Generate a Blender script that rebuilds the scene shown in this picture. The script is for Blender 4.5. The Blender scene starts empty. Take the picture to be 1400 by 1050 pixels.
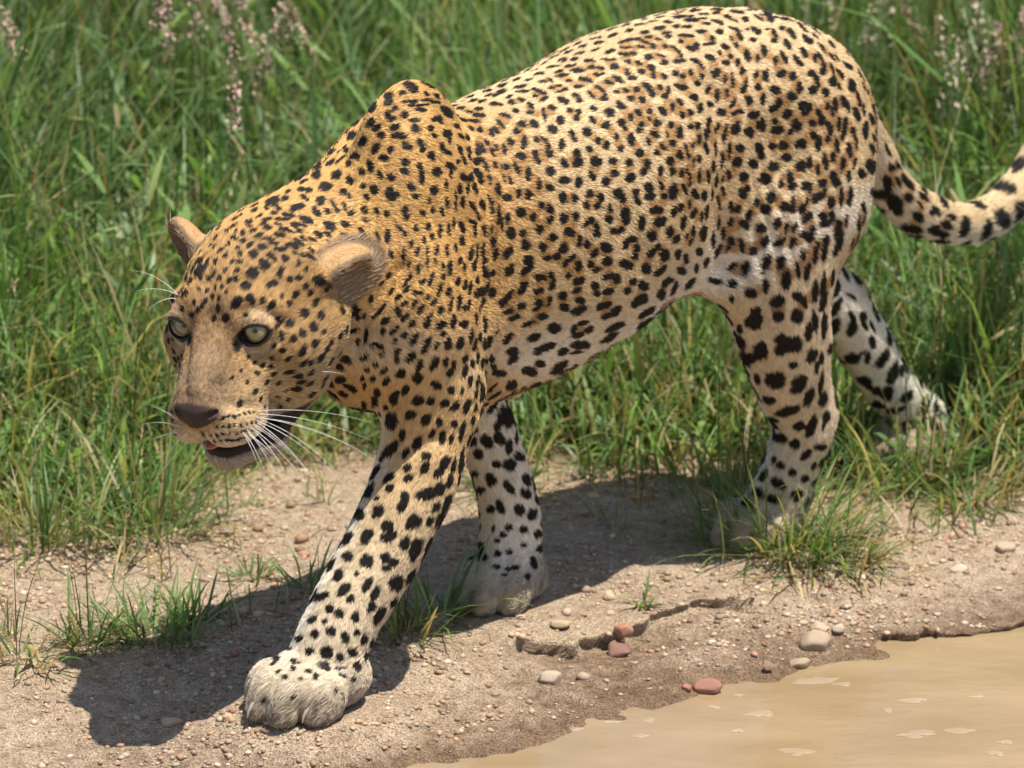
import bpy, bmesh, math, random
import numpy as np
from mathutils import Vector, Matrix

scene = bpy.context.scene
rng = np.random.default_rng(7)
random.seed(7)
rad = math.radians

# ------------------------------------------------------------------ camera
CAM = np.array([0.0, -6.4, 2.3])
AIM = np.array([0.0, 0.0, 0.35])
FPX = 8040.0                       # focal length in pixels of the 1400 px wide photograph
cam_data = bpy.data.cameras.new("camera")
cam_data.sensor_width = 36.0
cam_data.lens = 36.0 * FPX / 1400.0
cam_data.clip_start = 0.1
cam_data.clip_end = 2000.0
cam_data.dof.use_dof = True
cam_data.dof.focus_distance = 6.62
cam_data.dof.aperture_fstop = 7.1
cam = bpy.data.objects.new("camera", cam_data)
scene.collection.objects.link(cam)
cam.location = Vector(CAM)
cam.rotation_euler = (Vector(AIM) - Vector(CAM)).to_track_quat('-Z', 'Y').to_euler()
scene.camera = cam

# ------------------------------------------------------------------ sky and sun
SUN_TO = np.array([0.26, -0.17, 1.0])          # direction from the ground towards the sun
SUN_TO = SUN_TO / np.linalg.norm(SUN_TO)
SUN_ELEV = math.asin(SUN_TO[2])
SUN_AZ = math.atan2(SUN_TO[0], SUN_TO[1])
world = bpy.data.worlds.new("World")
scene.world = world
world.use_nodes = True
wn = world.node_tree
wn.nodes.clear()
sky = wn.nodes.new('ShaderNodeTexSky')
sky.sky_type = 'NISHITA'
sky.sun_disc = False
sky.sun_elevation = SUN_ELEV
sky.sun_rotation = SUN_AZ
bg = wn.nodes.new('ShaderNodeBackground')
bg.inputs['Strength'].default_value = 0.10
wo = wn.nodes.new('ShaderNodeOutputWorld')
wn.links.new(sky.outputs['Color'], bg.inputs['Color'])
wn.links.new(bg.outputs['Background'], wo.inputs['Surface'])
sun_data = bpy.data.lights.new("sun", 'SUN')
sun_data.energy = 5.0
sun_data.angle = rad(0.53)
sun_data.color = (1.0, 0.955, 0.88)
sun = bpy.data.objects.new("sun", sun_data)
scene.collection.objects.link(sun)
sun.rotation_euler = Vector(SUN_TO).to_track_quat('Z', 'Y').to_euler()
sun.location = (3, -2, 12)

# ------------------------------------------------------------------ exposure and render settings
scene.view_settings.view_transform = 'Standard'
scene.view_settings.look = 'None'
scene.view_settings.exposure = 0.60
scene.view_settings.gamma = 1.0
scene.view_settings.use_curve_mapping = False
scene.cycles.max_bounces = 8
scene.cycles.diffuse_bounces = 4
scene.cycles.transparent_max_bounces = 6
scene.cycles.use_denoising = True
scene.cycles_curves.shape = 'RIBBONS'
scene.cycles_curves.subdivisions = 2

# ------------------------------------------------------------------ helpers
def link(o, parent=None):
    scene.collection.objects.link(o)
    if parent is not None:
        o.parent = parent
    return o

def tag(o, label=None, cat=None, group=None, kind=None):
    if label: o['label'] = label
    if cat: o['category'] = cat
    if group: o['group'] = group
    if kind: o['kind'] = kind
    return o

def empty(name, loc=(0, 0, 0), parent=None):
    o = bpy.data.objects.new(name, None)
    o.empty_display_size = 0.05
    o.location = loc
    return link(o, parent)

def mesh_obj(name, verts, faces, mat=None, parent=None, smooth=True):
    me = bpy.data.meshes.new(name)
    verts = np.asarray(verts, np.float32)
    if isinstance(faces, np.ndarray):
        nf, k = faces.shape
        me.vertices.add(len(verts)); me.vertices.foreach_set('co', verts.ravel())
        me.loops.add(nf * k); me.loops.foreach_set('vertex_index', faces.astype(np.int32).ravel())
        me.polygons.add(nf)
        me.polygons.foreach_set('loop_start', np.arange(0, nf * k, k, dtype=np.int32))
        me.update(calc_edges=True)
        me.validate()
    else:
        me.from_pydata([tuple(v) for v in verts], [], faces)
        me.update()
    if smooth:
        me.polygons.foreach_set('use_smooth', np.ones(len(me.polygons), bool))
    if mat: me.materials.append(mat)
    o = bpy.data.objects.new(name, me)
    return link(o, parent)

def set_color(me, name, col):
    a = me.color_attributes.new(name, 'FLOAT_COLOR', 'POINT')
    c = np.ones((len(col), 4), np.float32); c[:, :3] = col
    a.data.foreach_set('color', c.ravel())

class Nodes:
    def __init__(self, name):
        self.m = bpy.data.materials.new(name); self.m.use_nodes = True
        self.t = self.m.node_tree; self.t.nodes.clear()
        self.out = self.new('ShaderNodeOutputMaterial')
    def new(self, typ, **kw):
        n = self.t.nodes.new(typ)
        for k, v in kw.items():
            if k in n.inputs.keys(): n.inputs[k].default_value = v
            else: setattr(n, k, v)
        return n
    def link(self, a, b): self.t.links.new(a, b)
    def principled(self, **kw):
        p = self.new('ShaderNodeBsdfPrincipled')
        for k, v in kw.items(): p.inputs[k.replace('_', ' ')].default_value = v
        self.link(p.outputs['BSDF'], self.out.inputs['Surface'])
        return p
    def noise(self, scale, detail=4, rough=.6, vec=None, dims='3D'):
        n = self.new('ShaderNodeTexNoise'); n.noise_dimensions = dims
        n.inputs['Scale'].default_value = scale; n.inputs['Detail'].default_value = detail
        n.inputs['Roughness'].default_value = rough
        if vec is not None: self.link(vec, n.inputs['Vector'])
        return n
    def ramp(self, fac, stops):
        r = self.new('ShaderNodeValToRGB'); e = r.color_ramp.elements
        while len(e) < len(stops): e.new(.5)
        for el, (p, c) in zip(e, stops):
            el.position = p; el.color = (*c, 1) if len(c) == 3 else c
        self.link(fac, r.inputs['Fac']); return r
    def bump(self, height, strength=.5, dist=.01, normal=None):
        b = self.new('ShaderNodeBump'); b.inputs['Strength'].default_value = strength
        b.inputs['Distance'].default_value = dist; self.link(height, b.inputs['Height'])
        if normal is not None: self.link(normal, b.inputs['Normal'])
        return b
    def mix(self, fac, a, b, blend='MIX'):
        n = self.new('ShaderNodeMix'); n.data_type = 'RGBA'; n.blend_type = blend
        for s, v in ((n.inputs[0], fac), (n.inputs[6], a), (n.inputs[7], b)):
            if hasattr(v, 'links'): self.link(v, s)
            elif isinstance(v, (int, float)): s.default_value = v
            else: s.default_value = (*v, 1) if len(v) == 3 else v
        return n.outputs[2]

def hash3(ix, iy, iz):
    h = (ix * 374761393 + iy * 668265263 + iz * 2147483647 + 1013904223) & 0xffffffff
    h = ((h ^ (h >> 13)) * 1274126177) & 0xffffffff
    h = h ^ (h >> 16)
    return (h & 0xffff).astype(np.float64) / 65535.0

def vnoise(P, scale):
    """smooth value noise, -1..1"""
    Q = np.asarray(P, float) * scale + 100.0
    I = np.floor(Q).astype(np.int64); T = Q - I; T = T * T * (3 - 2 * T)
    out = 0
    for dx in (0, 1):
        for dy in (0, 1):
            for dz in (0, 1):
                wgt = (T[:, 0] if dx else 1 - T[:, 0]) * (T[:, 1] if dy else 1 - T[:, 1]) * (T[:, 2] if dz else 1 - T[:, 2])
                out = out + wgt * hash3(I[:, 0] + dx, I[:, 1] + dy, I[:, 2] + dz)
    return out * 2 - 1

def fbm(P, scale, octaves=4, gain=.5):
    a, s, o = 1.0, scale, 0
    for _ in range(octaves):
        o = o + a * vnoise(P, s); a *= gain; s *= 2.03
    return o

def smoothstep(e0, e1, x):
    t = np.clip((x - e0) / (e1 - e0), 0, 1); return t * t * (3 - 2 * t)

def lerp(a, b, t):
    return a + (b - a) * t

def unit(v):
    v = np.asarray(v, float)
    return v / np.maximum(np.linalg.norm(v, axis=-1, keepdims=True), 1e-9)
# ------------------------------------------------------------------ ground: dirt verge, eroded ledges, puddle bed, meadow
CR = np.array([1.0, 0, 0]); CD = unit(AIM - CAM); CU = np.cross(CR, CD)
def flat(px, py, z=0.0):
    """point at height z seen at a photo pixel"""
    v = CD * FPX + CR * (px - 700) - CU * (py - 525)
    return CAM + v * ((z - CAM[2]) / v[2])
WATER = -.042
SHORE = np.array([flat(*p, WATER)[:2] for p in ((250, 1100), (440, 1075), (560, 1048), (700, 1012), (830, 985), (960, 948), (1100, 915), (1250, 890), (1400, 864), (1550, 834))])
SHORE = np.vstack([[-3.0, -.62], [-1.2, -.52], SHORE, [1.3, .45], [3.0, .7]])
EDGE = np.array([flat(*p)[:2] for p in ((-150, 760), (0, 735), (120, 720), (230, 712), (300, 675), (420, 640), (520, 632), (640, 640), (760, 655), (900, 662), (1000, 650), (1120, 680), (1250, 690), (1400, 690), (1550, 680))])
EDGE = np.vstack([[-3.5, .45], EDGE, [3.5, .9]])
LEDGES = [np.array([flat(*p, zl)[:2] for p in q]) for zl, q in zip((-.008, -.026), (
    ((690, 888), (715, 876), (748, 874), (790, 878), (820, 866), (852, 860), (880, 850), (915, 840), (950, 826), (1010, 818), (1070, 812)),
    ((1185, 866), (1225, 858), (1260, 862), (1300, 856), (1345, 852), (1400, 843), (1470, 828), (1540, 822))))]
PAW_XY = []
def poly_dist(P, L):
    """distance to a polyline, and signed side (positive on the far side)"""
    best = np.full(len(P), 9.0); side = np.zeros(len(P)); tt = np.zeros(len(P))
    n = len(L) - 1
    for i in range(n):
        a, b = L[i], L[i + 1]; ab = b - a
        t = np.clip(((P - a) @ ab) / (ab @ ab), 0, 1); q = P - a - t[:, None] * ab
        d = np.linalg.norm(q, axis=1); m = d < best
        best[m] = d[m]; side[m] = (ab[0] * q[:, 1] - ab[1] * q[:, 0])[m] / np.linalg.norm(ab); tt[m] = (i + t[m]) / n
    return best, side, tt
def shore_d(x, y):
    return (y - np.interp(x, SHORE[:, 0], SHORE[:, 1])) * .86
def edge_d(x, y):
    return y - np.interp(x, EDGE[:, 0], EDGE[:, 1])
def height(x, y):
    x = np.atleast_1d(np.asarray(x, float)); y = np.atleast_1d(np.asarray(y, float))
    P = np.stack([x, y], 1); P3 = np.stack([x, y, np.zeros(len(x))], 1)
    d = shore_d(x, y) + .016 * vnoise(P3, 7) + .009 * vnoise(P3, 23)
    z = np.interp(d, [-1.2, -.25, -.06, 0, .03, .09, .18, .34, 9], [-.16, -.12, -.065, WATER, WATER + .008, -.021, -.010, 0, 0])
    near = (x > -1.6) & (x < 1.6) & (y > -1) & (y < 1.6)
    z[near] += .0040 * fbm(P3[near], 11, 3) + .0024 * fbm(P3[near], 55, 3)
    for li, L in enumerate(LEDGES):
        q = np.flatnonzero((x > L[:, 0].min() - .12) & (x < L[:, 0].max() + .12) & (y > L[:, 1].min() - .2) & (y < L[:, 1].max() + .15))
        if not len(q): continue
        wob = .009 * vnoise(P3[q], 30) + .003 * vnoise(P3[q], 80)
        dist, side, t = poly_dist(P[q], L); s = side + wob
        fade = smoothstep(0, .10, t) * smoothstep(1.0, .90, t) * smoothstep(.16, .03, dist) * (.75 + .35 * vnoise(P3[q], 16)) * (1.0, 1.0)[li]
        z[q] += fade * (-.017 * smoothstep(.001, -.0015, s) * smoothstep(-.20, -.03, s) - .004 * smoothstep(.002, -.001, s) * smoothstep(-.024, -.008, s) + .003 * smoothstep(-.002, .001, s) * smoothstep(.05, .0, s))
    e = edge_d(x, y)
    z += .035 * smoothstep(.1, 1.6, e) + .02 * smoothstep(.0, .5, e) * vnoise(P3, 3.1) + .3 * smoothstep(6, 60, e)
    for (pxw, pyw, r) in PAW_XY:
        w_ = smoothstep(r * 1.9, r * .8, np.hypot(x - pxw, y - pyw)); z = z * (1 - w_)
    return z
def on_ground(px, py):
    p = flat(px, py, 0)
    for _ in range(6): p = flat(px, py, float(height(p[0], p[1])[0]))
    return p

# where the animal's feet stand, the ground is level
_psi = rad(46)
def _w(f_, l_): return (-math.cos(_psi) * f_ + math.sin(_psi) * (l_ - .14), -math.sin(_psi) * f_ - math.cos(_psi) * (l_ - .14))
PAW_XY += [(*_w(.234, .052), .075), (*_w(-.180, -.048), .065), (*_w(-.572, .012), .065), (*_w(-.935, -.06), .06)]

def axis_steps(fine0, fine1, step, lo, hi, grow=1.13):
    a = list(np.arange(fine0, fine1 + 1e-9, step)); s = step
    while a[-1] < hi: s *= grow; a.append(a[-1] + s)
    s = step; b = [a[0]]
    while b[-1] > lo: s *= grow; b.append(b[-1] - s)
    return np.array(b[::-1][:-1] + a)
gx = axis_steps(-.86, .92, .0042, -90, 90); gy = axis_steps(-.52, .95, .0046, -30, 140)
GX, GY = np.meshgrid(gx, gy, indexing='ij')
gz = height(GX.ravel(), GY.ravel())
GV = np.stack([GX.ravel(), GY.ravel(), gz], 1)
# the upper lip of each ledge overhangs the washed-out gap below it
for L in LEDGES:
    q = np.flatnonzero((GV[:, 0] > L[:, 0].min() - .1) & (GV[:, 0] < L[:, 0].max() + .1) & (GV[:, 1] > L[:, 1].min() - .1) & (GV[:, 1] < L[:, 1].max() + .1))
    dist, side, t = poly_dist(GV[q, :2], L); P3 = GV[q] * [1, 1, 0]
    s = side + .009 * vnoise(P3, 30) + .003 * vnoise(P3, 80)
    tg = unit(L[-1] - L[0]); nrm = np.array([-tg[1], tg[0]])
    a = smoothstep(.0, .002, s) * smoothstep(.045, .004, s) * smoothstep(.04, .14, t) * smoothstep(.96, .86, t) * np.clip(.6 + .9 * vnoise(P3, 30), 0, 1.2)
    b = smoothstep(-.020, -.003, s) * smoothstep(.0012, .0002, s) * smoothstep(.04, .14, t) * smoothstep(.96, .86, t)
    GV[q, :2] -= nrm * (a * .003 - b * .018)[:, None]
ni, nj = len(gx), len(gy)
G3 = GV.reshape(ni, nj, 3)
for L in LEDGES:                                        # crumbled, not knife-cut
    i0, i1 = np.searchsorted(gx, (L[:, 0].min() - .03, L[:, 0].max() + .03)); j0, j1 = np.searchsorted(gy, (L[:, 1].min() - .06, L[:, 1].max() + .06))
    for _ in range(2):
        c = G3[i0 - 1:i1 + 1, j0 - 1:j1 + 1]
        G3[i0:i1, j0:j1] = .45 * c[1:-1, 1:-1] + .20 * (c[:-2, 1:-1] + c[2:, 1:-1]) + .075 * (c[1:-1, :-2] + c[1:-1, 2:])
GV = G3.reshape(-1, 3)
I, J = np.meshgrid(np.arange(ni - 1), np.arange(nj - 1), indexing='ij'); k0 = (I * nj + J).ravel()
GF = np.stack([k0, k0 + nj, k0 + nj + 1, k0 + 1], 1)

gm = Nodes("dirt_track_soil")
geo = gm.new('ShaderNodeNewGeometry'); sp = gm.new('ShaderNodeSeparateXYZ'); gm.link(geo.outputs['Position'], sp.inputs[0])
pos = geo.outputs['Position']
n1 = gm.noise(5.5, 4, .6, pos); n2 = gm.noise(46, 5, .65, pos); n3 = gm.noise(320, 3, .6, pos)
base = gm.ramp(n1.outputs['Fac'], [(.30, (.40, .28, .175)), (.50, (.55, .41, .275)), (.70, (.64, .495, .35))])
spk = gm.ramp(n2.outputs['Fac'], [(.32, (.23, .145, .085)), (.48, (.48, .345, .22)), (.62, (.61, .465, .32)), (.75, (.72, .59, .44))])
c1 = gm.mix(.55, base.outputs['Color'], spk.outputs['Color'])
grain = gm.ramp(n3.outputs['Fac'], [(.35, (.55, .50, .45)), (.55, (1, 1, 1)), (.72, (1.25, 1.2, 1.12))])
c2 = gm.mix(.8, c1, grain.outputs['Color'], 'MULTIPLY')
wet = gm.new('ShaderNodeMapRange'); wet.inputs['From Min'].default_value = -.016; wet.inputs['From Max'].default_value = -.036
wadd = gm.new('ShaderNodeMath', operation='MULTIPLY_ADD'); gm.link(n2.outputs['Fac'], wadd.inputs[0]); wadd.inputs[1].default_value = .016; 
zoff = gm.new('ShaderNodeMath', operation='ADD'); zoff.inputs[1].default_value = -.008; gm.link(sp.outputs['Z'], zoff.inputs[0]); gm.link(zoff.outputs[0], wadd.inputs[2])
gm.link(wadd.outputs[0], wet.inputs['Value'])
wetc = gm.mix(1.0, c2, (.50, .43, .36), 'MULTIPLY')
c3 = gm.mix(wet.outputs[0], c2, wetc)
# under the meadow: darker humus and litter
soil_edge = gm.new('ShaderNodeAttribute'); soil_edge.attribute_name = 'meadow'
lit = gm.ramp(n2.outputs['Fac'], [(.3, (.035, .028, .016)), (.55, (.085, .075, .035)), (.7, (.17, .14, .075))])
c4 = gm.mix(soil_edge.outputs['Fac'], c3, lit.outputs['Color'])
gp = gm.principled(Roughness=.9)
gm.link(c4, gp.inputs['Base Color'])
rg = gm.new('ShaderNodeMapRange'); rg.inputs['To Min'].default_value = .92; rg.inputs['To Max'].default_value = .38; gm.link(wet.outputs[0], rg.inputs['Value'])
gm.link(rg.outputs[0], gp.inputs['Roughness'])
b1 = gm.bump(n3.outputs['Fac'], 1.0, .008); b2 = gm.bump(n2.outputs['Fac'], .9, .018, b1.outputs['Normal'])
gm.link(b2.outputs['Normal'], gp.inputs['Normal'])
ground = mesh_obj("ground", GV, GF, gm.m)
tag(ground, "sandy gravel ground of a dirt track verge running into a meadow", "ground", kind="structure")
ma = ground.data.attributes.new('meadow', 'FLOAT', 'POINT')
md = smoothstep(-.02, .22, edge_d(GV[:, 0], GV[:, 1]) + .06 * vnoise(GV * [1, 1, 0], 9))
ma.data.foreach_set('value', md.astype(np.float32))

# ------------------------------------------------------------------ water
wv = []; 
wm = Nodes("muddy_water")
wgeo = wm.new('ShaderNodeNewGeometry')
mp_ = wm.new('ShaderNodeMapping'); wm.link(wgeo.outputs['Position'], mp_.inputs['Vector']); mp_.inputs['Rotation'].default_value = (0, 0, rad(25)); mp_.inputs['Scale'].default_value = (1.0, 2.2, 1)
w1 = wm.noise(4.5, 3, .5, mp_.outputs['Vector']); w2 = wm.noise(26, 3, .55, mp_.outputs['Vector'])
wc = wm.ramp(w1.outputs['Fac'], [(.3, (.235, .162, .085)), (.7, (.31, .22, .125))])
wp = wm.principled(Roughness=.03, IOR=1.333)
wm.link(wc.outputs['Color'], wp.inputs['Base Color'])
wb = wm.bump(w1.outputs['Fac'], .07, .05); wb2 = wm.bump(w2.outputs['Fac'], .05, .02, wb.outputs['Normal'])
wm.link(wb2.outputs['Normal'], wp.inputs['Normal'])
wx = np.concatenate([np.linspace(-8, -.8, 8), np.linspace(-.6, 1.4, 60), np.linspace(1.8, 8, 8)]); wyn = 14
WV = []; 
for x in wx:
    ys = float(np.interp(x, SHORE[:, 0], SHORE[:, 1])) + .10
    for t in np.linspace(0, 1, wyn): WV.append((x, lerp(-3.6, ys, t ** .4), WATER))
WV = np.array(WV); I, J = np.meshgrid(np.arange(len(wx) - 1), np.arange(wyn - 1), indexing='ij'); k0 = (I * wyn + J).ravel()
water = mesh_obj("puddle_water", WV, np.stack([k0, k0 + wyn, k0 + wyn + 1, k0 + 1], 1), wm.m)
tag(water, "shallow tan muddy water of a roadside puddle", "water", kind="structure")
# ------------------------------------------------------------------ leopard: shape
# Body frame: x forward, y to the animal's left, z up; it walks obliquely towards the track edge.
PSI = rad(46)
BF = np.array([-math.cos(PSI), -math.sin(PSI), 0.0])
BL = np.array([math.sin(PSI), -math.cos(PSI), 0.0])
BODY_ORIGIN = BL * -0.14
BODY_M = np.array([[BF[0], BL[0], 0, BODY_ORIGIN[0]], [BF[1], BL[1], 0, BODY_ORIGIN[1]], [0, 0, 1, 0], [0, 0, 0, 1]])

HS = 1.10                                       # head scale
HO = np.array([0.284, 0.006, 0.461])            # head origin in the body frame
def euler(y, p, r):
    cy, sy, cp, sp, cr, sr = math.cos(y), math.sin(y), math.cos(p), math.sin(p), math.cos(r), math.sin(r)
    return (np.array([[cy, -sy, 0], [sy, cy, 0], [0, 0, 1]]) @ np.array([[cp, 0, sp], [0, 1, 0], [-sp, 0, cp]])
            @ np.array([[1, 0, 0], [0, cr, -sr], [0, sr, cr]]))
HR = euler(rad(21), rad(11), rad(2.5))
def to_head(P): return ((P - HO) @ HR) / HS
def from_head(Q): return (np.asarray(Q, float) * HS) @ HR.T + HO

OPS = []                                        # (function, bbox lo, bbox hi, op, k)
def op(fn, lo, hi, mode='u', k=.02):
    OPS.append((fn, np.array(lo, float) - k - .02, np.array(hi, float) + k + .02, mode, k))

def smin(a, b, k):
    h = np.maximum(k - np.abs(a - b), 0) / k
    return np.minimum(a, b) - h * h * k * .25

def ell_d(P, c, r):
    Q = (P - c)
    k0 = np.linalg.norm(Q / r, axis=-1); k1 = np.linalg.norm(Q / (r * r), axis=-1)
    return k0 * (k0 - 1) / np.maximum(k1, 1e-9)

def cone_d(P, a, b, ra, rb, sc):
    Q = P / sc; A = a / sc; B = b / sc
    ab = B - A; t = np.clip(((Q - A) @ ab) / (ab @ ab), 0, 1)
    return (np.linalg.norm(Q - A - t[:, None] * ab, axis=-1) - lerp(ra, rb, t)) * min(sc)

def ellipsoid(c, r, k=.02, mode='u', rot=None):
    c = np.array(c, float); r = np.array(r, float); m = max(r)
    if rot is None: op(lambda P: ell_d(P, c, r), c - m, c + m, mode, k)
    else: op(lambda P: ell_d((P - c) @ rot, np.zeros(3), r), c - m, c + m, mode, k)

def catmull(pts, n=5):
    pts = np.asarray(pts, float); P = np.vstack([2 * pts[0] - pts[1], pts, 2 * pts[-1] - pts[-2]]); out = []
    for i in range(1, len(P) - 2):
        for t in np.arange(n) / n:
            out.append(.5 * (2 * P[i] + (P[i + 1] - P[i - 1]) * t + (2 * P[i - 1] - 5 * P[i] + 4 * P[i + 1] - P[i + 2]) * t * t
                             + (3 * P[i] - 3 * P[i + 1] + P[i + 2] - P[i - 1]) * t ** 3))
    return np.array(out + [P[-2]])

def chain(pts, radii, k=.02, sc=(1, 1, 1)):
    """a limb: smooth curve through joints with a radius at each, blended into what is there with softness k"""
    sc = np.array(sc, float)
    C = catmull(np.column_stack([np.asarray(pts, float), radii]), 6)
    def fn(P):
        D = np.full(len(P), .3)
        for i in range(len(C) - 1):
            m = max(C[i, 3], C[i + 1, 3]) * max(sc) + k + .025
            lo = np.minimum(C[i, :3], C[i + 1, :3]) - m; hi = np.maximum(C[i, :3], C[i + 1, :3]) + m
            q = np.flatnonzero(((P > lo) & (P < hi)).all(1))
            if len(q): D[q] = smin(D[q], cone_d(P[q], C[i, :3], C[i + 1, :3], C[i, 3], C[i + 1, 3], sc), .007)
        return D
    m = C[:, 3].max() * max(sc)
    op(fn, C[:, :3].min(0) - m, C[:, :3].max(0) + m, 'u', k)

def frame_from(axis, up):
    a = unit(axis); s = unit(np.cross(up, a)); u = np.cross(a, s)
    return np.stack([a, s, u], 1)

# --- trunk and neck as one profile along x: top line, bottom line, half width
PROF = np.array([
    # x      top    bottom  half width
    [-.718, .540, .490, .018],
    [-.700, .568, .450, .045],
    [-.675, .598, .425, .068],
    [-.645, .628, .405, .086],
    [-.605, .655, .398, .102],
    [-.563, .671, .395, .112],
    [-.500, .680, .388, .120],
    [-.420, .684, .362, .128],
    [-.356, .680, .335, .133],
    [-.293, .669, .314, .135],
    [-.219, .652, .296, .133],
    [-.145, .644, .283, .127],
    [-.060, .638, .278, .117],
    [.000, .634, .287, .107],
    [.050, .624, .317, .098],
    [.100, .606, .352, .088],
    [.150, .586, .380, .080],
    [.200, .570, .400, .074],
    [.245, .548, .415, .058]])
def trunk(P):
    x = P[:, 0]
    top = np.interp(x, PROF[:, 0], PROF[:, 1]); bot = np.interp(x, PROF[:, 0], PROF[:, 2]); hw = np.interp(x, PROF[:, 0], PROF[:, 3])
    cz = (top + bot) / 2; hz = (top - bot) / 2
    v = (P[:, 2] - cz) / hz
    vc = np.clip(v, -1.2, 1.2); w2 = hw * (1 + .10 * vc - .06 * vc * vc)       # ribs fuller above, belly tucked in
    u = P[:, 1] / w2
    d = ((np.abs(u) ** 2.15 + np.abs(v) ** 2.15) ** (1 / 2.15) - 1) * np.minimum(w2, hz)
    e = np.maximum(np.maximum(-.716 - x, x - .240), 0)
    return np.where(e > 0, np.sqrt(np.maximum(d, 0) ** 2 + e ** 2), d)
op(trunk, (-.80, -.15, .24), (.31, .15, .71), 'u', .01)

# --- shoulders: scapula plates and upper arms
for sy, dx, dz in ((1, 0, 0), (-1, -.05, -.085)):
    ellipsoid((.060 + dx, sy * .030, .632 + dz), (.066, .026, .062), k=.045)
    ellipsoid((.070 + dx, sy * .062, .545 + dz * .4), (.066, .040, .105), k=.05)
    ellipsoid((.095 + dx * 1.6, sy * .078, .455), (.064, .045, .075), k=.045)
# neck muscles
chain([(.03, 0, .575), (.16, .0, .525), (.24, 0, .50)], [.05, .06, .06], k=.045, sc=(1, 1.1, 1))
# chest front
ellipsoid((.085, 0, .40), (.075, .075, .085), k=.05)

# --- near (left) foreleg
chain([(.100, .083, .455), (.060, .083, .345)], [.062, .050], k=.04, sc=(1.1, .8, 1))
chain([(.064, .081, .345), (.092, .078, .250), (.140, .071, .170), (.188, .063, .108), (.218, .058, .062)],
      [.051, .0465, .0435, .0405, .038], k=.022, sc=(1, .98, 1))
# --- far (right) foreleg
chain([(.045, -.085, .45), (-.055, -.080, .34)], [.060, .046], k=.04, sc=(1.1, .8, 1))
chain([(-.055, -.075, .345), (-.135, -.062, .265), (-.172, -.055, .185), (-.196, -.052, .100), (-.192, -.05, .055)],
      [.044, .0365, .0325, .0325, .033], k=.02)

# --- hind quarters
chain([(-.600, .055, .54), (-.555, .080, .45), (-.500, .080, .375)], [.078, .082, .056], k=.05, sc=(1.15, .62, 1))
ellipsoid((-.580, .064, .455), (.086, .055, .125), k=.05)
chain([(-.515, .079, .385), (-.528, .079, .320), (-.558, .072, .235), (-.596, .060, .165)], [.066, .062, .049, .035], k=.025, sc=(1.1, .82, 1))
chain([(-.622, .060, .175), (-.605, .056, .145), (-.595, .040, .085), (-.585, .028, .045)], [.020, .031, .031, .031], k=.018, sc=(1, 1.08, 1))
# flank fold from belly to stifle
chain([(-.43, .078, .430), (-.49, .080, .425)], [.035, .04], k=.05, sc=(1, .6, 1))
# far thigh and lower leg
chain([(-.630, -.055, .52), (-.610, -.080, .43), (-.62, -.078, .35)], [.078, .074, .052], k=.05, sc=(1.1, .6, 1))
chain([(-.62, -.078, .355), (-.71, -.070, .295), (-.800, -.062, .238)], [.052, .048, .038], k=.025, sc=(1, .9, 1))
chain([(-.800, -.062, .236), (-.855, -.060, .165), (-.922, -.060, .085), (-.956, -.060, .045)], [.034, .033, .032, .036], k=.02)
ellipsoid((-.966, -.060, .048), (.026, .026, .036), k=.02)

# --- tail
TAIL = np.array([(-.670, 0, .545), (-.730, 0, .515), (-.777, 0, .458), (-.818, 0, .405), (-.868, 0, .360), (-.930, 0, .330),
                 (-.990, 0, .319), (-1.045, 0, .325), (-1.095, 0, .352), (-1.135, 0, .392), (-1.165, 0, .445), (-1.185, 0, .505), (-1.205, 0, .575), (-1.235, 0, .635), (-1.285, 0, .675)])
TAILR = [.034, .032, .0285, .0260, .0250, .0245, .0238, .023, .0225, .022, .021, .0205, .020, .019, .014]
chain(TAIL, TAILR, k=.018)

# --- paws: (centre on the ground, yaw, length, width, side)
def paw(c, yaw, ln, wd, ht, flex=0.0):
    c = np.array([c[0], c[1], 0.0])
    fx = np.array([math.cos(yaw), math.sin(yaw), 0]); fy = np.array([-math.sin(yaw), math.cos(yaw), 0]); fz = np.array([0, 0, 1.])
    rot = np.stack([fx, fy, fz], 1)
    loc = lambda x, y, z: c + fx * x + fy * y + fz * z
    ellipsoid(loc(-.10 * ln, 0, ht * .50), (ln * .42, wd * .46, ht * .56), k=.022, rot=rot)
    ellipsoid(loc(.18 * ln, 0, ht * .52), (ln * .34, wd * .47, ht * .42), k=.016, rot=rot)
    for i, (ty, tx) in enumerate(((-.37, .20), (-.135, .40), (.135, .40), (.37, .20))):
        ellipsoid(loc(tx * ln, ty * wd, ht * .40), (ln * .20, wd * .158, ht * .41), k=.009, rot=rot)
        ellipsoid(loc((tx + .09) * ln, ty * wd, ht * .22), (ln * .13, wd * .135, ht * .24), k=.008, rot=rot)
PAWS = [((.234, .052), rad(4), .138, .116, .064), ((-.180, -.048), rad(6), .108, .098, .057),
        ((-.572, .012), rad(6), .115, .096, .052), ((-.930, -.060), rad(0), .10, .085, .05)]
for p_ in PAWS: paw(*p_)

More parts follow.
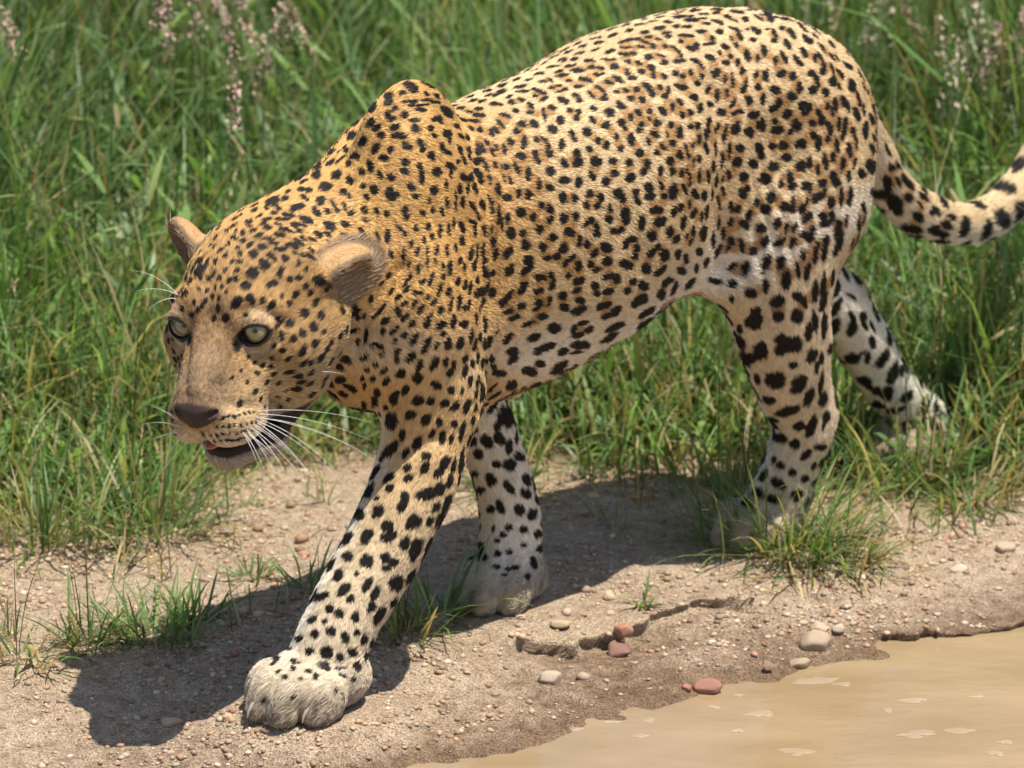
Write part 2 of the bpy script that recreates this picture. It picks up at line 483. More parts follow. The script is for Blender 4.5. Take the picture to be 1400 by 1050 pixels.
# --- head (head frame, mirrored in y)
def hop(fn, lo, hi, mode='u', k=.012):
    cs = np.array([[x, y, z] for x in (lo[0], hi[0]) for y in (-hi[1], hi[1]) for z in (lo[2], hi[2])])
    W = from_head(cs)
    def g(P):
        Q = to_head(P); Q = np.stack([Q[:, 0], np.abs(Q[:, 1]), Q[:, 2]], 1)
        return fn(Q) * HS
    OPS.append((g, W.min(0) - k - .015, W.max(0) + k + .015, mode, k))
def hell(c, r, k=.012, mode='u'):
    c = np.array(c, float); r = np.array(r, float)
    hop(lambda Q: ell_d(Q, c, r), c - r, c + r, mode, k)
def hcone(a, b, ra, rb, k=.012, sc=(1, 1, 1), mode='u'):
    a = np.array(a, float); b = np.array(b, float); sc = np.array(sc, float); m = max(ra, rb) * max(sc)
    hop(lambda Q: cone_d(Q, a, b, ra, rb, sc), np.minimum(a, b) - m, np.maximum(a, b) + m, mode, k)

EYE = np.array([.0575, .0395, .0190]); EYER = .0165
EYE_FWD = unit(np.array([.90, .38, .02]))
EYE_UP = unit(np.array([0, .10, 1.0]) - EYE_FWD * (np.array([0, .10, 1.0]) @ EYE_FWD))
EYE_SIDE = np.cross(EYE_UP, EYE_FWD)           # towards +y (outer corner)
def eye_local(Q):
    V = Q - EYE
    return V @ EYE_FWD, V @ EYE_SIDE, V @ EYE_UP
def almond(Q):
    """signed size of the lid opening: <0 inside. Inner corner sits lower than the outer one."""
    x, s, u = eye_local(Q)
    s = s + .0022
    base = .12 * s
    hw = .0162
    t = np.clip(1 - (s / hw) ** 2, 0, 1)
    top = base + .0100 * t ** .7; bot = base - .0120 * t ** .7
    dd = np.maximum(u - top, bot - u)
    dd = np.where(np.abs(s) > hw, np.maximum(dd, np.abs(s) - hw), dd)
    return dd

hell((-.035, 0, .018), (.085, .072, .066), k=.045)                       # skull
hell((.010, 0, .036), (.055, .052, .038), k=.03)                         # forehead
hell((-.006, .042, -.036), (.058, .041, .052), k=.03)                    # jaw muscle
hcone((.046, .048, -.014), (-.020, .068, -.014), .018, .022, k=.03)      # cheek bone
hcone((.050, 0, .008), (.118, 0, -.030), .036, .0235, k=.022, sc=(1, 1.08, 1))   # bridge of the nose
hcone((.060, .022, -.035), (.105, .016, -.050), .028, .024, k=.02)       # side of the muzzle
hell((.109, .0185, -.0620), (.029, .0225, .0225), k=.012)                 # whisker pads
hell((.088, .028, -.066), (.032, .019, .023), k=.014)
hell((.1335, 0, -.0385), (.0135, .0245, .0135), k=.008)                  # nose pad
hell((.136, 0, -.0485), (.009, .010, .010), k=.006)
hcone((.060, .022, .0375), (.044, .052, .035), .0060, .006, k=.028)       # brow
hcone((.052, .026, -.012), (.036, .060, -.006), .012, .012, k=.015)      # under the eye
hcone((.086, 0, -.112), (.050, .022, -.108), .0155, .018, k=.012, sc=(1, 1.12, .9))        # chin
hcone((.050, .025, -.104), (-.010, .046, -.070), .017, .023, k=.016)     # jaw bone
hell((.040, 0, -.092), (.06, .032, .022), k=.02)                         # throat floor
# mouth gap
hell((.079, 0, -.0915), (.064, .050, .0055), k=.005, mode='s')
# philtrum and nostrils
hcone((.1405, 0, -.052), (.1330, 0, -.078), .0022, .003, k=.004, mode='s')
hcone((.1475, .0115, -.0395), (.136, .0215, -.0370), .0036, .0026, k=.003, mode='s')
# lids and eye opening
hop(lambda Q: np.linalg.norm(Q - EYE, axis=-1) - (EYER + .0030), EYE - .03, EYE + .03, 'u', .007)
def eye_cut(Q):
    x, s, u = eye_local(Q)
    return np.maximum(np.maximum(almond(Q), -(x + .002)), np.maximum(np.linalg.norm(Q - EYE, axis=-1) - .030, EYER - .0012 - np.linalg.norm(Q - EYE, axis=-1)))
hop(eye_cut, EYE - .032, EYE + .032, 's', .0025)

# ears: thin cups, the left one laid back, the right one more upright (head frame, not mirrored)
EARS = [dict(base=(-.028, .071, .026), axis=(-.70, .64, .32), face=(.35, .62, -.60), side=1, size=.82),
        dict(base=(-.040, -.066, .032), axis=(-.20, -.55, .80), face=(.60, -.75, .10), side=-1, size=.80)]
for e in EARS:
    ax = unit(np.array(e['axis'], float)); fc = np.array(e['face'], float); fc = unit(fc - ax * (fc @ ax)); sd = np.cross(fc, ax)
    e['rot'] = np.stack([ax, sd, fc], 1)
    b = np.array(e['base'], float); es = e['size']
    e['b'] = b
    def ear_fn(P, b=b, rot=e['rot'], es=es):
        Q = (to_head(P) - b) @ rot / es                  # ear frame: x along, y across, z out of the cup
        c = np.array([.024, 0, 0]); d_out = ell_d(Q, c, np.array([.050, .034, .022]))
        d_in = ell_d(Q, np.array([.027, 0, .0190]), np.array([.045, .0285, .027]))
        cut = Q[:, 2] - .012
        return np.maximum(np.maximum(d_out, -d_in), cut) * HS * es
    W = from_head(b + np.array([[-.07] * 3, [.07] * 3])); cc = from_head(b)
    OPS.append((ear_fn, cc - .1, cc + .1, 'u', .012))

def sdf(P):
    P = np.asarray(P, np.float64)
    D = np.full(len(P), .2)
    for fn, lo, hi, mode, k in OPS:
        m = np.flatnonzero(((P > lo) & (P < hi)).all(1))
        if not len(m): continue
        d = fn(P[m]); a = D[m]
        D[m] = smin(a, d, k) if mode == 'u' else -smin(-a, d, k)
    return D

def sdf_grad(P, h=4e-4, d0=None):
    d0 = sdf(P) if d0 is None else d0
    return np.stack([sdf(P + np.eye(3)[i] * h) - d0 for i in range(3)], 1) / h

def surface_nets(lo, hi, vox):
    n = np.ceil((np.array(hi) - lo) / vox).astype(int) + 1
    ax = [lo[i] + vox * np.arange(n[i]) for i in range(3)]
    D = np.full(n, .2)
    for fn, blo, bhi, mode, k in OPS:
        s = [slice(max(0, int((blo[i] - lo[i]) / vox)), min(n[i], int((bhi[i] - lo[i]) / vox) + 2)) for i in range(3)]
        if any(q.stop <= q.start for q in s): continue
        X, Y, Z = np.meshgrid(ax[0][s[0]], ax[1][s[1]], ax[2][s[2]], indexing='ij')
        d = fn(np.stack([X.ravel(), Y.ravel(), Z.ravel()], 1)).reshape(X.shape)
        a = D[s[0], s[1], s[2]]
        D[s[0], s[1], s[2]] = smin(a, d, k) if mode == 'u' else -smin(-a, d, k)
    S = D < 0
    # cells that straddle the surface
    cnt = np.zeros(n - 1, int)
    for dx in (0, 1):
        for dy in (0, 1):
            for dz in (0, 1):
                cnt += S[dx:n[0] - 1 + dx, dy:n[1] - 1 + dy, dz:n[2] - 1 + dz]
    act = (cnt > 0) & (cnt < 8)
    idx = np.full(act.shape, -1); ci = np.argwhere(act); idx[act] = np.arange(len(ci))
    acc = np.zeros((len(ci), 3)); num = np.zeros(len(ci))
    for a in range(3):
        o = [b for b in range(3) if b != a]
        for d0 in (0, 1):
            for d1 in (0, 1):
                p = ci.copy(); p[:, o[0]] += d0; p[:, o[1]] += d1
                q = p.copy(); q[:, a] += 1
                v0 = D[p[:, 0], p[:, 1], p[:, 2]]; v1 = D[q[:, 0], q[:, 1], q[:, 2]]
                m = (v0 < 0) != (v1 < 0)
                t = np.where(m, v0 / np.where(m, v0 - v1, 1), 0)
                pt = p.astype(float); pt[:, a] += t
                acc[m] += pt[m]; num[m] += 1
    V = lo + vox * acc / num[:, None]
    F = []
    for a in range(3):
        b, c = (a + 1) % 3, (a + 2) % 3
        sl0 = [slice(None)] * 3; sl1 = [slice(None)] * 3
        sl0[a] = slice(0, n[a] - 1); sl1[a] = slice(1, n[a])
        e0, e1 = S[tuple(sl0)], S[tuple(sl1)]
        for flip in (False, True):
            E = np.argwhere((e0 & ~e1) if not flip else (~e0 & e1))
            E = E[(E[:, b] > 0) & (E[:, c] > 0) & (E[:, b] < n[b] - 1) & (E[:, c] < n[c] - 1)]
            quad = []
            for db, dc in ((-1, -1), (0, -1), (0, 0), (-1, 0)):
                q = E.copy(); q[:, b] += db; q[:, c] += dc
                quad.append(idx[q[:, 0], q[:, 1], q[:, 2]])
            Q = np.stack(quad, 1)
            F.append(Q[:, ::-1] if flip else Q)
    return V, np.concatenate(F)

def project(V, it=3, lim=.004):
    for _ in range(it):
        d = sdf(V); g = sdf_grad(V, d0=d)
        st = d / np.maximum((g * g).sum(1), .15)
        V = V - np.clip(st, -lim, lim)[:, None] * g
    return V

def relax(V, F, w=.5):
    acc = np.zeros_like(V); n = np.zeros(len(V))
    for i in range(4):
        np.add.at(acc, F[:, i], V[F[:, (i + 1) % 4]]); np.add.at(n, F[:, i], 1)
        np.add.at(acc, F[:, i], V[F[:, (i + 3) % 4]]); np.add.at(n, F[:, i], 1)
    return lerp(V, acc / np.maximum(n, 1)[:, None], w)

def subdivide(V, F, fmask=None):
    """split every quad into four (whole mesh)"""
    E = np.concatenate([F[:, [i, (i + 1) % 4]] for i in range(4)]); Es = np.sort(E, 1)
    U, inv = np.unique(Es[:, 0].astype(np.int64) * len(V) + Es[:, 1], return_inverse=True)
    a, b = U // len(V), U % len(V)
    nv, nf = len(V), len(F)
    em = nv + inv.reshape(4, nf); fm = nv + len(U) + np.arange(nf)
    V2 = np.concatenate([V, (V[a] + V[b]) / 2, V[F].mean(1)])
    F2 = np.concatenate([np.stack([F[:, i], em[i], fm, em[(i + 3) % 4]], 1) for i in range(4)])
    return V2, F2
# ------------------------------------------------------------------ leopard: the marks of this animal, read off its coat, plus one skin fold's shade painted as a mark
# each patch: origin of an enlarged view (5.833 x), then marks as centre, half length, half width, tilt in degrees
MARKS = {
(320, 180): """770 165 40 15 45,650 275 55 25 25,770 248 45 22 30,655 345 45 38 0,815 345 45 35 60,530 365 50 22 40,735 440 55 38 0,540 460 30 20 0,600 470 28 22 0,560 525 42 20 -30,
695 548 38 32 45,790 570 42 18 -55,815 615 35 18 -55,745 640 30 20 -35,655 645 52 24 -55,510 600 62 26 15,470 620 25 25 0,405 535 35 24 30,430 480 25 15 30,305 560 55 35 0,
260 610 22 18 0,350 610 30 18 -20,320 650 30 14 0,160 630 35 16 30,200 675 30 16 10,430 665 45 18 -10,585 705 62 26 -20,390 700 55 18 0,265 700 40 14 10,235 735 32 12 10,
355 740 38 16 -25,485 740 35 18 -10,555 750 30 16 -20,120 720 35 22 10,130 755 28 10 10,265 768 36 20 0,155 788 36 18 25,70 810 22 24 0,20 800 16 14 0,380 780 30 18 -15,
435 790 48 18 -20,520 790 42 18 -35,365 825 50 20 -15,197 830 48 18 20,270 855 62 16 0,15 855 25 14 20,70 872 32 20 10,125 905 30 18 30,310 890 45 15 -10,765 755 50 35 -30,
735 735 25 20 0,675 820 38 24 -35,745 820 42 18 -40,550 850 36 16 -40,625 858 35 16 -15,520 880 48 18 -35,465 912 56 24 -15,230 920 40 26 0,370 942 46 20 0,30 930 22 18 0,
45 975 25 22 30,150 980 42 34 -20,285 990 36 26 -20,320 1020 25 20 -40,405 1012 32 26 0,485 965 26 12 -15,545 988 26 12 -15,610 1000 40 20 -35,620 950 30 16 -60,690 955 34 16 30,
770 880 45 14 -20,860 895 30 16 20,235 1035 30 20 -30,40 1040 35 20 0,700 1020 16 14 0""",
(470, 90): """340 155 48 24 25,265 215 20 25 45,520 85 55 16 -15,525 155 45 30 -15,555 190 40 30 -20,475 215 30 20 0,355 240 35 35 0,355 290 38 32 20,225 330 52 32 50,210 455 46 32 45,
95 460 50 16 35,265 495 42 26 30,405 345 34 18 40,350 390 26 34 0,390 425 32 20 30,485 392 32 28 0,410 490 42 26 30,300 552 30 30 0,440 558 56 28 0,565 435 50 22 0,575 500 40 34 0,
615 350 48 20 0,500 285 40 14 0,560 285 35 14 0,650 275 40 14 10,545 318 35 12 0,620 315 60 14 10,660 225 25 18 -30,740 245 35 20 -40,725 290 40 14 0,820 255 35 18 -30,685 165 45 14 -30,
825 370 60 36 -35,740 420 48 22 30,770 440 30 20 -60,690 500 30 26 -40,725 558 30 22 -40,830 540 38 32 0,845 595 30 16 90,615 620 45 26 -55,630 665 30 18 90,505 640 48 28 -35,
785 645 40 22 -70,825 690 36 18 -30,700 720 40 28 -70,375 665 34 32 0,255 655 46 30 55,150 605 45 30 50,65 560 48 34 40,20 675 25 22 0,90 720 42 26 10,45 775 28 26 0,325 740 40 28 -10,
210 800 52 24 -70,145 845 34 28 -45,290 870 38 20 -70,380 890 34 30 0,490 770 34 34 0,490 840 36 28 -45,610 810 40 22 -65,620 890 50 20 90,740 850 40 38 -30,850 800 45 25 -30,
855 870 35 14 90,910 765 18 22 0,820 955 45 16 -80,720 995 32 38 0,540 970 38 26 -30,50 915 38 26 -50,155 955 22 24 0,240 990 46 26 -65,945 275 24 16 0,1030 280 35 14 20,935 340 35 14 10,
1000 370 35 10 0,1100 285 32 14 10,1075 345 42 16 0,1090 395 50 20 -5,1210 310 50 18 -5,1235 225 55 14 25,1160 235 40 8 25,1260 200 40 12 15,1335 290 30 24 -20,1370 360 28 22 -20,
1285 395 55 18 -20,1250 465 50 18 -45,905 485 45 18 -15,955 435 35 12 -20,1040 440 45 16 -10,1020 505 38 15 -40,1085 510 28 22 -40,1215 515 40 20 -50,1175 535 34 20 -70,1380 520 26 28 0,
1335 605 38 24 -55,935 565 32 16 -50,990 575 32 16 -60,1075 640 42 18 -60,1110 650 45 12 -65,1145 615 32 16 -50,1185 685 42 14 -70,1220 660 34 14 -75,1280 665 54 20 -75,930 680 45 16 -70,
960 755 40 18 -65,1000 675 34 20 -70,1015 725 32 26 -40,1130 790 55 20 -65,1060 845 38 26 -40,1095 915 45 20 -70,960 890 34 26 -45,925 985 45 18 -80,990 985 40 14 -85,1045 985 52 18 -70,
1165 910 42 18 -80,1205 790 34 18 -75,1260 805 30 12 -75,1300 810 28 18 -55,1330 915 36 16 -75,1280 895 30 10 -80,1230 990 60 20 90,1380 820 50 18 -65,1390 720 25 22 0""",
(460, 250): """70 190 40 18 -65,125 245 26 24 0,5 215 15 25 0,70 330 36 26 -30,65 418 34 18 -20,30 505 40 16 40,225 220 36 26 -50,230 295 28 22 -40,235 110 35 20 -50,305 55 45 28 -70,215 30 25 22 0,
55 75 30 26 0,105 105 26 20 -50,425 80 35 45 0,480 92 28 22 0,435 125 35 22 0,325 235 48 16 -75,400 240 22 26 0,545 210 34 30 0,555 270 34 26 90,600 40 36 26 -40,632 110 32 28 -60,780 65 38 30 90,
685 245 30 24 -60,740 140 40 14 -80,765 215 28 14 90,840 225 40 16 -75,885 160 45 14 -80,950 150 80 12 90,1005 155 55 18 90,985 45 40 14 -75,1050 45 45 14 90,1110 50 55 20 -70,880 30 40 16 90,
1085 185 42 20 -65,1130 265 45 16 -75,1165 175 45 20 -70,1225 140 45 14 -70,1245 210 60 14 90,1290 55 55 18 -80,1360 120 35 30 0,1290 260 80 14 85,1365 285 45 18 80,1320 330 55 14 90,
205 385 40 16 -50,330 440 65 18 -75,410 425 58 22 90,500 360 32 16 -55,540 400 32 18 -60,635 362 24 30 0,730 350 22 30 0,765 430 32 16 90,700 455 28 16 90,830 380 60 16 90,895 370 50 12 90,
935 320 45 12 90,1000 350 48 20 -75,1075 305 35 18 -40,1105 370 60 16 90,1180 380 55 20 90,1000 465 40 22 90,950 525 40 14 90,880 535 50 16 90,800 535 36 16 90,435 570 40 26 -75,535 575 60 14 90,
595 485 35 16 80,650 545 36 18 70,725 545 40 14 90,725 640 36 14 90,785 630 28 12 90,655 690 46 20 85,580 650 35 12 80,850 670 34 12 90,905 690 60 20 85,985 625 40 20 80,1020 675 42 14 85,
1075 560 60 20 80,1125 560 75 12 88,1170 550 50 20 85,1100 660 50 14 80,1185 715 55 36 -60,1125 775 34 14 85,970 790 38 20 80,855 750 26 18 80,765 740 40 14 75,745 800 32 18 75,690 785 30 22 45,
590 750 32 14 75,550 800 40 14 60,415 740 34 18 60,280 800 30 26 0,360 800 30 12 50,180 790 45 25 -70,340 630 50 14 -75,1025 820 40 14 85,1065 840 50 16 80,1150 875 55 36 35,895 870 40 18 80,
825 850 50 18 75,560 850 40 18 40,440 870 40 16 60,490 920 36 18 45,630 875 26 22 0,670 880 20 14 30,730 910 28 20 60,775 955 38 20 45,545 965 36 18 30,620 965 40 20 65,275 930 38 18 80,
145 990 55 22 -80,370 990 60 12 45,490 1010 28 22 0,670 1010 45 24 55,835 1010 34 22 75,915 970 60 16 80,980 960 65 16 85,1055 980 45 14 85,1020 1000 28 16 90,1245 880 45 34 80,1345 940 60 30 40,
1250 720 30 20 90,1270 570 55 25 80,1250 470 40 18 85,1360 560 40 28 45,1380 700 35 32 0,1385 410 30 34 0,1240 380 40 8 90,1150 1010 40 14 85""",
(460, 410): """165 130 40 20 -70,225 130 26 18 50,330 110 75 14 42,390 165 42 28 35,545 145 40 24 45,605 190 32 26 45,495 95 40 24 -70,735 150 50 18 60,715 200 30 26 45,830 205 44 26 30,850 270 24 22 70,
930 180 55 20 80,1015 195 34 30 0,1115 150 45 14 90,1175 170 45 14 80,370 250 34 22 75,460 245 50 18 45,545 285 30 22 60,465 330 28 16 50,130 250 60 18 15,240 290 55 16 85,175 340 30 16 60,
305 360 36 20 20,360 370 34 20 -10,365 435 32 18 45,225 460 45 20 35,625 310 60 24 55,720 355 75 24 60,800 370 38 20 65,890 355 50 26 80,985 350 55 28 70,1075 290 65 16 85,1145 300 40 12 85,
1105 360 48 16 80,1180 350 50 14 85,490 415 42 24 55,480 480 26 20 70,590 460 60 26 50,660 530 50 28 60,650 625 48 36 25,780 510 65 28 60,870 500 36 20 70,935 520 40 18 85,905 580 40 26 45,
1025 470 38 22 60,1025 570 52 22 75,1085 510 38 16 85,1125 465 50 12 88,1165 510 42 20 80,315 515 26 18 40,245 550 24 20 0,290 625 24 24 0,375 570 40 20 45,510 590 52 30 50,395 655 40 28 60,
210 625 26 18 70,225 685 28 16 80,550 715 42 26 75,325 740 30 34 0,305 810 48 28 85,460 790 58 36 80,480 740 25 20 0,395 860 24 22 0,290 920 18 18 0,345 910 20 18 0,220 840 36 18 -80,
795 680 42 34 -30,915 720 34 30 0,1000 720 35 12 85,1065 650 48 18 75,1125 655 44 16 80,645 805 46 38 10,750 805 38 28 55,860 825 42 30 40,945 850 48 28 40,1035 850 60 26 75,1110 760 42 16 75,
1110 860 38 14 80,590 920 44 38 0,440 970 68 46 85,710 955 50 36 45,820 975 30 34 0,940 990 28 28 0,1015 1010 40 16 85,1085 960 40 16 85,320 1010 50 30 20""",
(660, 80): """305 330 34 18 -15,300 228 60 14 10,450 262 65 18 -25,415 300 22 14 0,490 325 48 16 25,385 380 38 22 -45,380 430 30 18 0,480 185 32 14 0,540 175 35 8 -30,605 105 38 14 25,630 138 48 16 10,
700 60 50 12 10,760 100 50 22 0,850 20 45 14 0,690 180 36 14 10,555 235 30 14 0,610 218 30 8 0,655 245 32 16 0,615 265 35 10 15,820 170 62 22 -15,765 222 36 16 5,870 72 36 18 0,940 78 36 14 -10,
910 130 34 16 -10,960 125 22 10 20,1050 68 38 26 10,1160 30 36 18 -10,1245 40 32 24 -20,1075 165 55 24 -30,1000 190 42 18 -15,1000 10 60 12 0,1155 110 26 30 0,1195 155 36 20 10,1265 105 30 24 -20,
1345 75 34 24 -30,1360 130 24 34 0,640 335 44 28 -25,740 295 32 20 -10,770 335 32 26 0,865 290 42 18 -45,930 235 50 14 -25,970 275 32 20 -60,965 320 32 20 0,1070 265 26 18 0,1140 258 32 16 -35,
1225 248 28 24 0,1180 322 32 26 0,1275 330 28 26 0,1310 220 45 26 -40,1350 280 35 28 -70,555 400 38 22 -20,490 450 58 16 -80,620 490 32 38 0,695 415 26 22 0,765 430 24 30 0,750 475 30 26 0,
885 398 28 22 0,1005 430 44 32 -15,880 490 38 20 -55,985 535 36 34 0,1105 380 40 28 -25,1080 350 18 16 0,1240 430 36 24 -50,1180 470 34 20 -65,1330 420 24 26 0,1330 480 22 14 -60,1270 525 28 24 0,
1250 578 28 24 0,1385 515 26 30 0,1105 510 32 28 0,1130 545 34 16 -65,315 525 38 28 -30,410 525 42 34 -25,265 585 26 24 0,555 565 42 32 -30,710 595 36 26 -70,730 645 26 20 -45,835 590 38 40 0,
330 665 52 24 85,225 665 38 24 -70,435 645 26 28 0,490 645 45 14 -45,525 700 30 18 -70,530 755 36 34 20,430 790 62 28 -75,310 780 36 28 -30,630 690 48 24 85,650 835 45 26 -50,750 755 32 30 0,
760 830 44 36 20,920 655 30 36 0,990 695 30 32 0,850 720 32 28 0,1065 625 36 18 90,1180 650 52 28 85,1100 725 30 28 0,1255 755 34 32 0,1320 665 36 20 -70,1370 605 45 22 -25,1390 750 26 22 0,
905 825 46 38 0,1035 820 42 30 -10,1165 830 34 34 0,1310 840 42 30 90,1280 905 36 30 0,1050 915 34 30 0,870 935 44 24 -60,535 900 44 36 90,365 920 50 24 90,275 880 60 18 -70,1170 950 46 38 0,
980 985 38 36 0,650 970 46 28 0,765 985 50 28 85,450 1000 55 18 90,535 1028 36 25 0,1325 1030 44 36 0""",
(660, 240): """285 145 40 24 85,365 155 50 28 -75,640 180 48 30 90,735 182 28 32 0,465 235 30 32 0,535 265 30 34 0,305 300 42 38 0,285 270 20 25 0,405 330 40 28 80,535 355 34 28 80,645 345 40 32 90,
740 325 38 30 90,855 145 34 30 0,940 180 38 30 80,915 240 34 30 60,830 235 30 24 90,455 435 38 32 60,225 460 46 34 85,320 460 34 30 0,340 550 46 34 85,690 450 46 38 0,560 495 36 30 0,480 570 32 34 0,
640 580 46 36 45,595 645 34 26 45,515 660 34 26 0,205 615 52 28 55,860 360 30 28 0,825 385 36 18 40,905 415 46 24 85,910 470 30 26 0,770 520 46 20 80,830 550 36 28 70,1080 140 45 38 0,1120 185 30 34 0,
1015 270 38 22 90,1005 345 30 32 0,1140 310 58 40 -75,1145 365 36 26 75,1045 445 36 28 0,1100 435 36 22 40,1220 135 30 30 0,1230 195 45 24 -70,1325 95 40 36 0,1335 165 44 34 30,1265 375 62 28 88,
1370 275 44 28 0,1390 380 30 26 0,1345 485 46 46 0,985 570 52 42 -25,885 620 46 24 50,860 705 28 28 0,905 750 38 24 10,995 685 40 36 0,1195 505 40 28 -10,1140 550 44 24 60,1225 585 36 30 70,
1215 640 36 30 80,1120 700 36 34 -50,1170 720 34 30 0,1300 740 44 42 -50,1345 620 44 28 40,1390 575 30 24 30,1395 780 36 30 0,365 680 38 38 0,345 755 62 22 40,215 755 56 26 60,710 655 34 20 40,
660 700 40 22 55,760 720 48 28 88,680 800 34 26 50,770 840 58 30 15,750 915 44 22 25,635 960 42 32 10,460 810 42 32 0,540 790 30 24 20,555 870 50 22 60,440 920 46 24 20,325 875 46 26 30,
310 925 40 18 30,1000 805 52 26 15,1070 825 42 34 50,890 880 34 28 -70,910 940 30 24 0,1000 925 46 26 15,1190 845 36 28 40,1150 915 32 28 60,1275 880 46 38 0,1280 980 44 34 40,1215 1020 40 30 50""",
(660, 390): """205 90 60 22 50,170 145 50 22 35,310 165 38 24 10,205 215 48 26 30,250 260 60 24 20,450 140 36 26 0,530 110 32 22 70,520 150 24 16 50,430 185 36 16 30,645 175 42 32 0,775 120 40 24 0,
770 200 74 30 25,475 250 46 28 10,365 305 62 22 20,975 160 72 26 20,1060 200 50 36 35,985 245 48 26 20,570 340 56 40 15,405 415 58 30 20,800 300 50 18 15,725 350 45 22 80,850 350 40 24 30,
760 395 60 24 15,490 500 88 28 20,440 540 40 22 10,780 475 76 32 0,640 530 42 30 15,745 535 60 12 10,205 420 60 26 50,245 530 56 32 0,240 590 52 32 30,1060 330 80 26 25,1010 415 75 24 30,
1080 460 110 16 25,1310 215 70 24 30,1290 305 80 26 35,610 650 80 36 35,85 660 36 26 -50,130 705 54 26 -5,390 690 50 36 -20,335 680 30 26 0,455 625 42 28 -10,425 790 45 22 25,230 800 50 36 35,
20 890 36 30 0""",
(840, 0): """530 135 55 18 10,645 85 50 14 15,430 178 38 16 0,355 228 52 18 10,245 258 38 16 10,185 315 42 14 0,280 298 34 14 0,415 265 45 14 15,430 295 30 20 0,350 315 36 12 0,100 380 55 12 0,90 330 60 14 20,
250 340 45 14 -15,215 375 40 14 -10,310 370 30 24 -50,620 162 60 20 10,492 212 28 18 20,578 215 44 18 5,715 115 45 10 0,750 45 45 12 10,815 75 50 12 0,815 105 34 16 10,895 45 38 10 0,975 38 50 10 0,
980 98 62 18 -5,905 135 28 20 0,960 168 42 12 -20,1045 155 30 26 0,735 190 34 16 0,820 175 52 18 -20,855 190 20 20 0,840 255 32 24 0,695 252 44 18 0,570 288 68 18 -5,530 330 24 18 0,600 385 34 20 -10,
655 370 28 32 0,630 400 30 14 10,760 350 50 14 10,780 310 22 28 0,1115 75 30 16 -10,1225 110 52 22 -55,1245 155 30 28 0,1150 145 48 14 -30,960 235 48 16 -20,1000 290 48 20 -65,935 310 28 14 -60,
970 360 28 20 -40,1130 245 46 30 -45,1060 235 20 12 0,1105 318 28 20 -20,1215 235 20 12 0,1275 270 45 20 -65,1275 325 34 22 20,1360 150 45 16 0,1375 120 30 8 -40,1335 225 24 24 0,405 372 30 22 0,
480 390 50 16 -35,525 440 45 18 -65,515 490 60 20 5,370 445 36 14 -10,395 500 32 26 0,885 375 38 22 -30,840 425 26 16 -60,925 450 26 18 80,885 500 32 22 -10,765 465 44 28 -25,645 490 46 20 -25,
690 525 34 20 -50,1060 440 58 28 -85,1145 465 34 22 -75,1195 410 60 26 -75,985 495 34 18 85,1020 570 38 22 60,1380 355 50 24 -55,1285 485 45 18 88,1355 465 56 20 -65,1330 590 50 28 20,610 578 34 22 -70,
695 608 22 24 0,662 662 30 24 -20,485 585 28 22 0,545 608 26 26 0,400 612 34 28 -40,810 585 44 34 60,780 580 20 14 0,880 630 38 18 75,940 620 40 14 -80,945 675 34 20 80,1130 595 36 20 80,1205 605 52 26 88,
1050 660 40 16 85,1025 715 40 22 60,1145 695 30 26 0,545 700 38 28 0,495 680 20 20 0,365 700 22 26 0,430 725 38 18 80,405 765 32 24 0,750 710 44 24 65,820 765 58 22 88,895 745 34 18 88,635 780 42 28 0,
1280 720 42 36 -20,1070 805 38 36 0,1185 790 46 24 80,1315 815 36 30 70,1265 865 44 28 30,525 820 36 22 -60,465 855 42 18 90,685 865 46 22 85,765 835 28 26 0,610 900 28 30 0,540 920 24 28 0,385 885 48 26 -50,
850 895 36 30 0,945 825 40 18 65,955 905 36 18 35,1005 890 28 20 0,1105 915 52 32 20,1380 910 40 30 0,345 985 32 30 0,450 995 32 30 0,755 965 40 22 70,665 1010 38 20 80,605 1015 20 20 0,520 1030 28 22 0,
820 1010 36 18 65,975 1015 46 28 60,1185 1000 55 30 88,1280 970 24 24 0,1290 1030 50 24 0,1070 1040 40 20 0,75 435 45 16 -10,155 430 32 18 -10,275 455 38 26 0""",
(980, 0): """600 275 52 24 -60,560 360 44 22 -60,680 215 60 16 -45,720 320 48 24 -50,740 330 30 26 0,700 290 26 16 -40,780 235 50 12 -45,785 285 40 10 -45,695 425 52 26 -55,630 470 34 20 -70,665 510 40 20 -20,
835 375 48 16 -55,915 355 45 14 -45,785 460 36 18 80,830 465 50 18 -55,855 530 50 22 -80,845 570 30 30 0,915 450 40 14 -60,955 460 40 12 -60,1045 525 50 20 -35,610 610 34 36 0,660 690 50 28 85,755 585 36 30 0,
800 645 52 22 -80,765 720 40 36 0,920 545 40 16 -65,920 655 40 30 -50,940 620 40 12 -75,965 575 30 10 -70,995 600 45 18 -65,980 690 34 16 -60,1075 685 54 34 -75,595 770 42 32 -30,685 840 40 36 0,735 860 44 24 75,
700 905 34 24 20,865 735 42 28 -75,880 845 34 20 80,945 830 60 20 -80,1010 810 50 24 -75,1045 850 45 20 -80,1130 790 70 16 -75,1115 910 62 26 -70,920 890 48 14 -75,560 910 44 36 0,810 900 36 26 -60,
835 955 44 28 80,760 985 34 26 0,640 995 42 36 -40,1025 975 50 20 88,975 1000 44 18 88,900 1010 48 24 -65,1190 1010 45 22 85,1235 945 50 18 -55,1085 1030 30 20 0,1170 870 55 10 -85""",
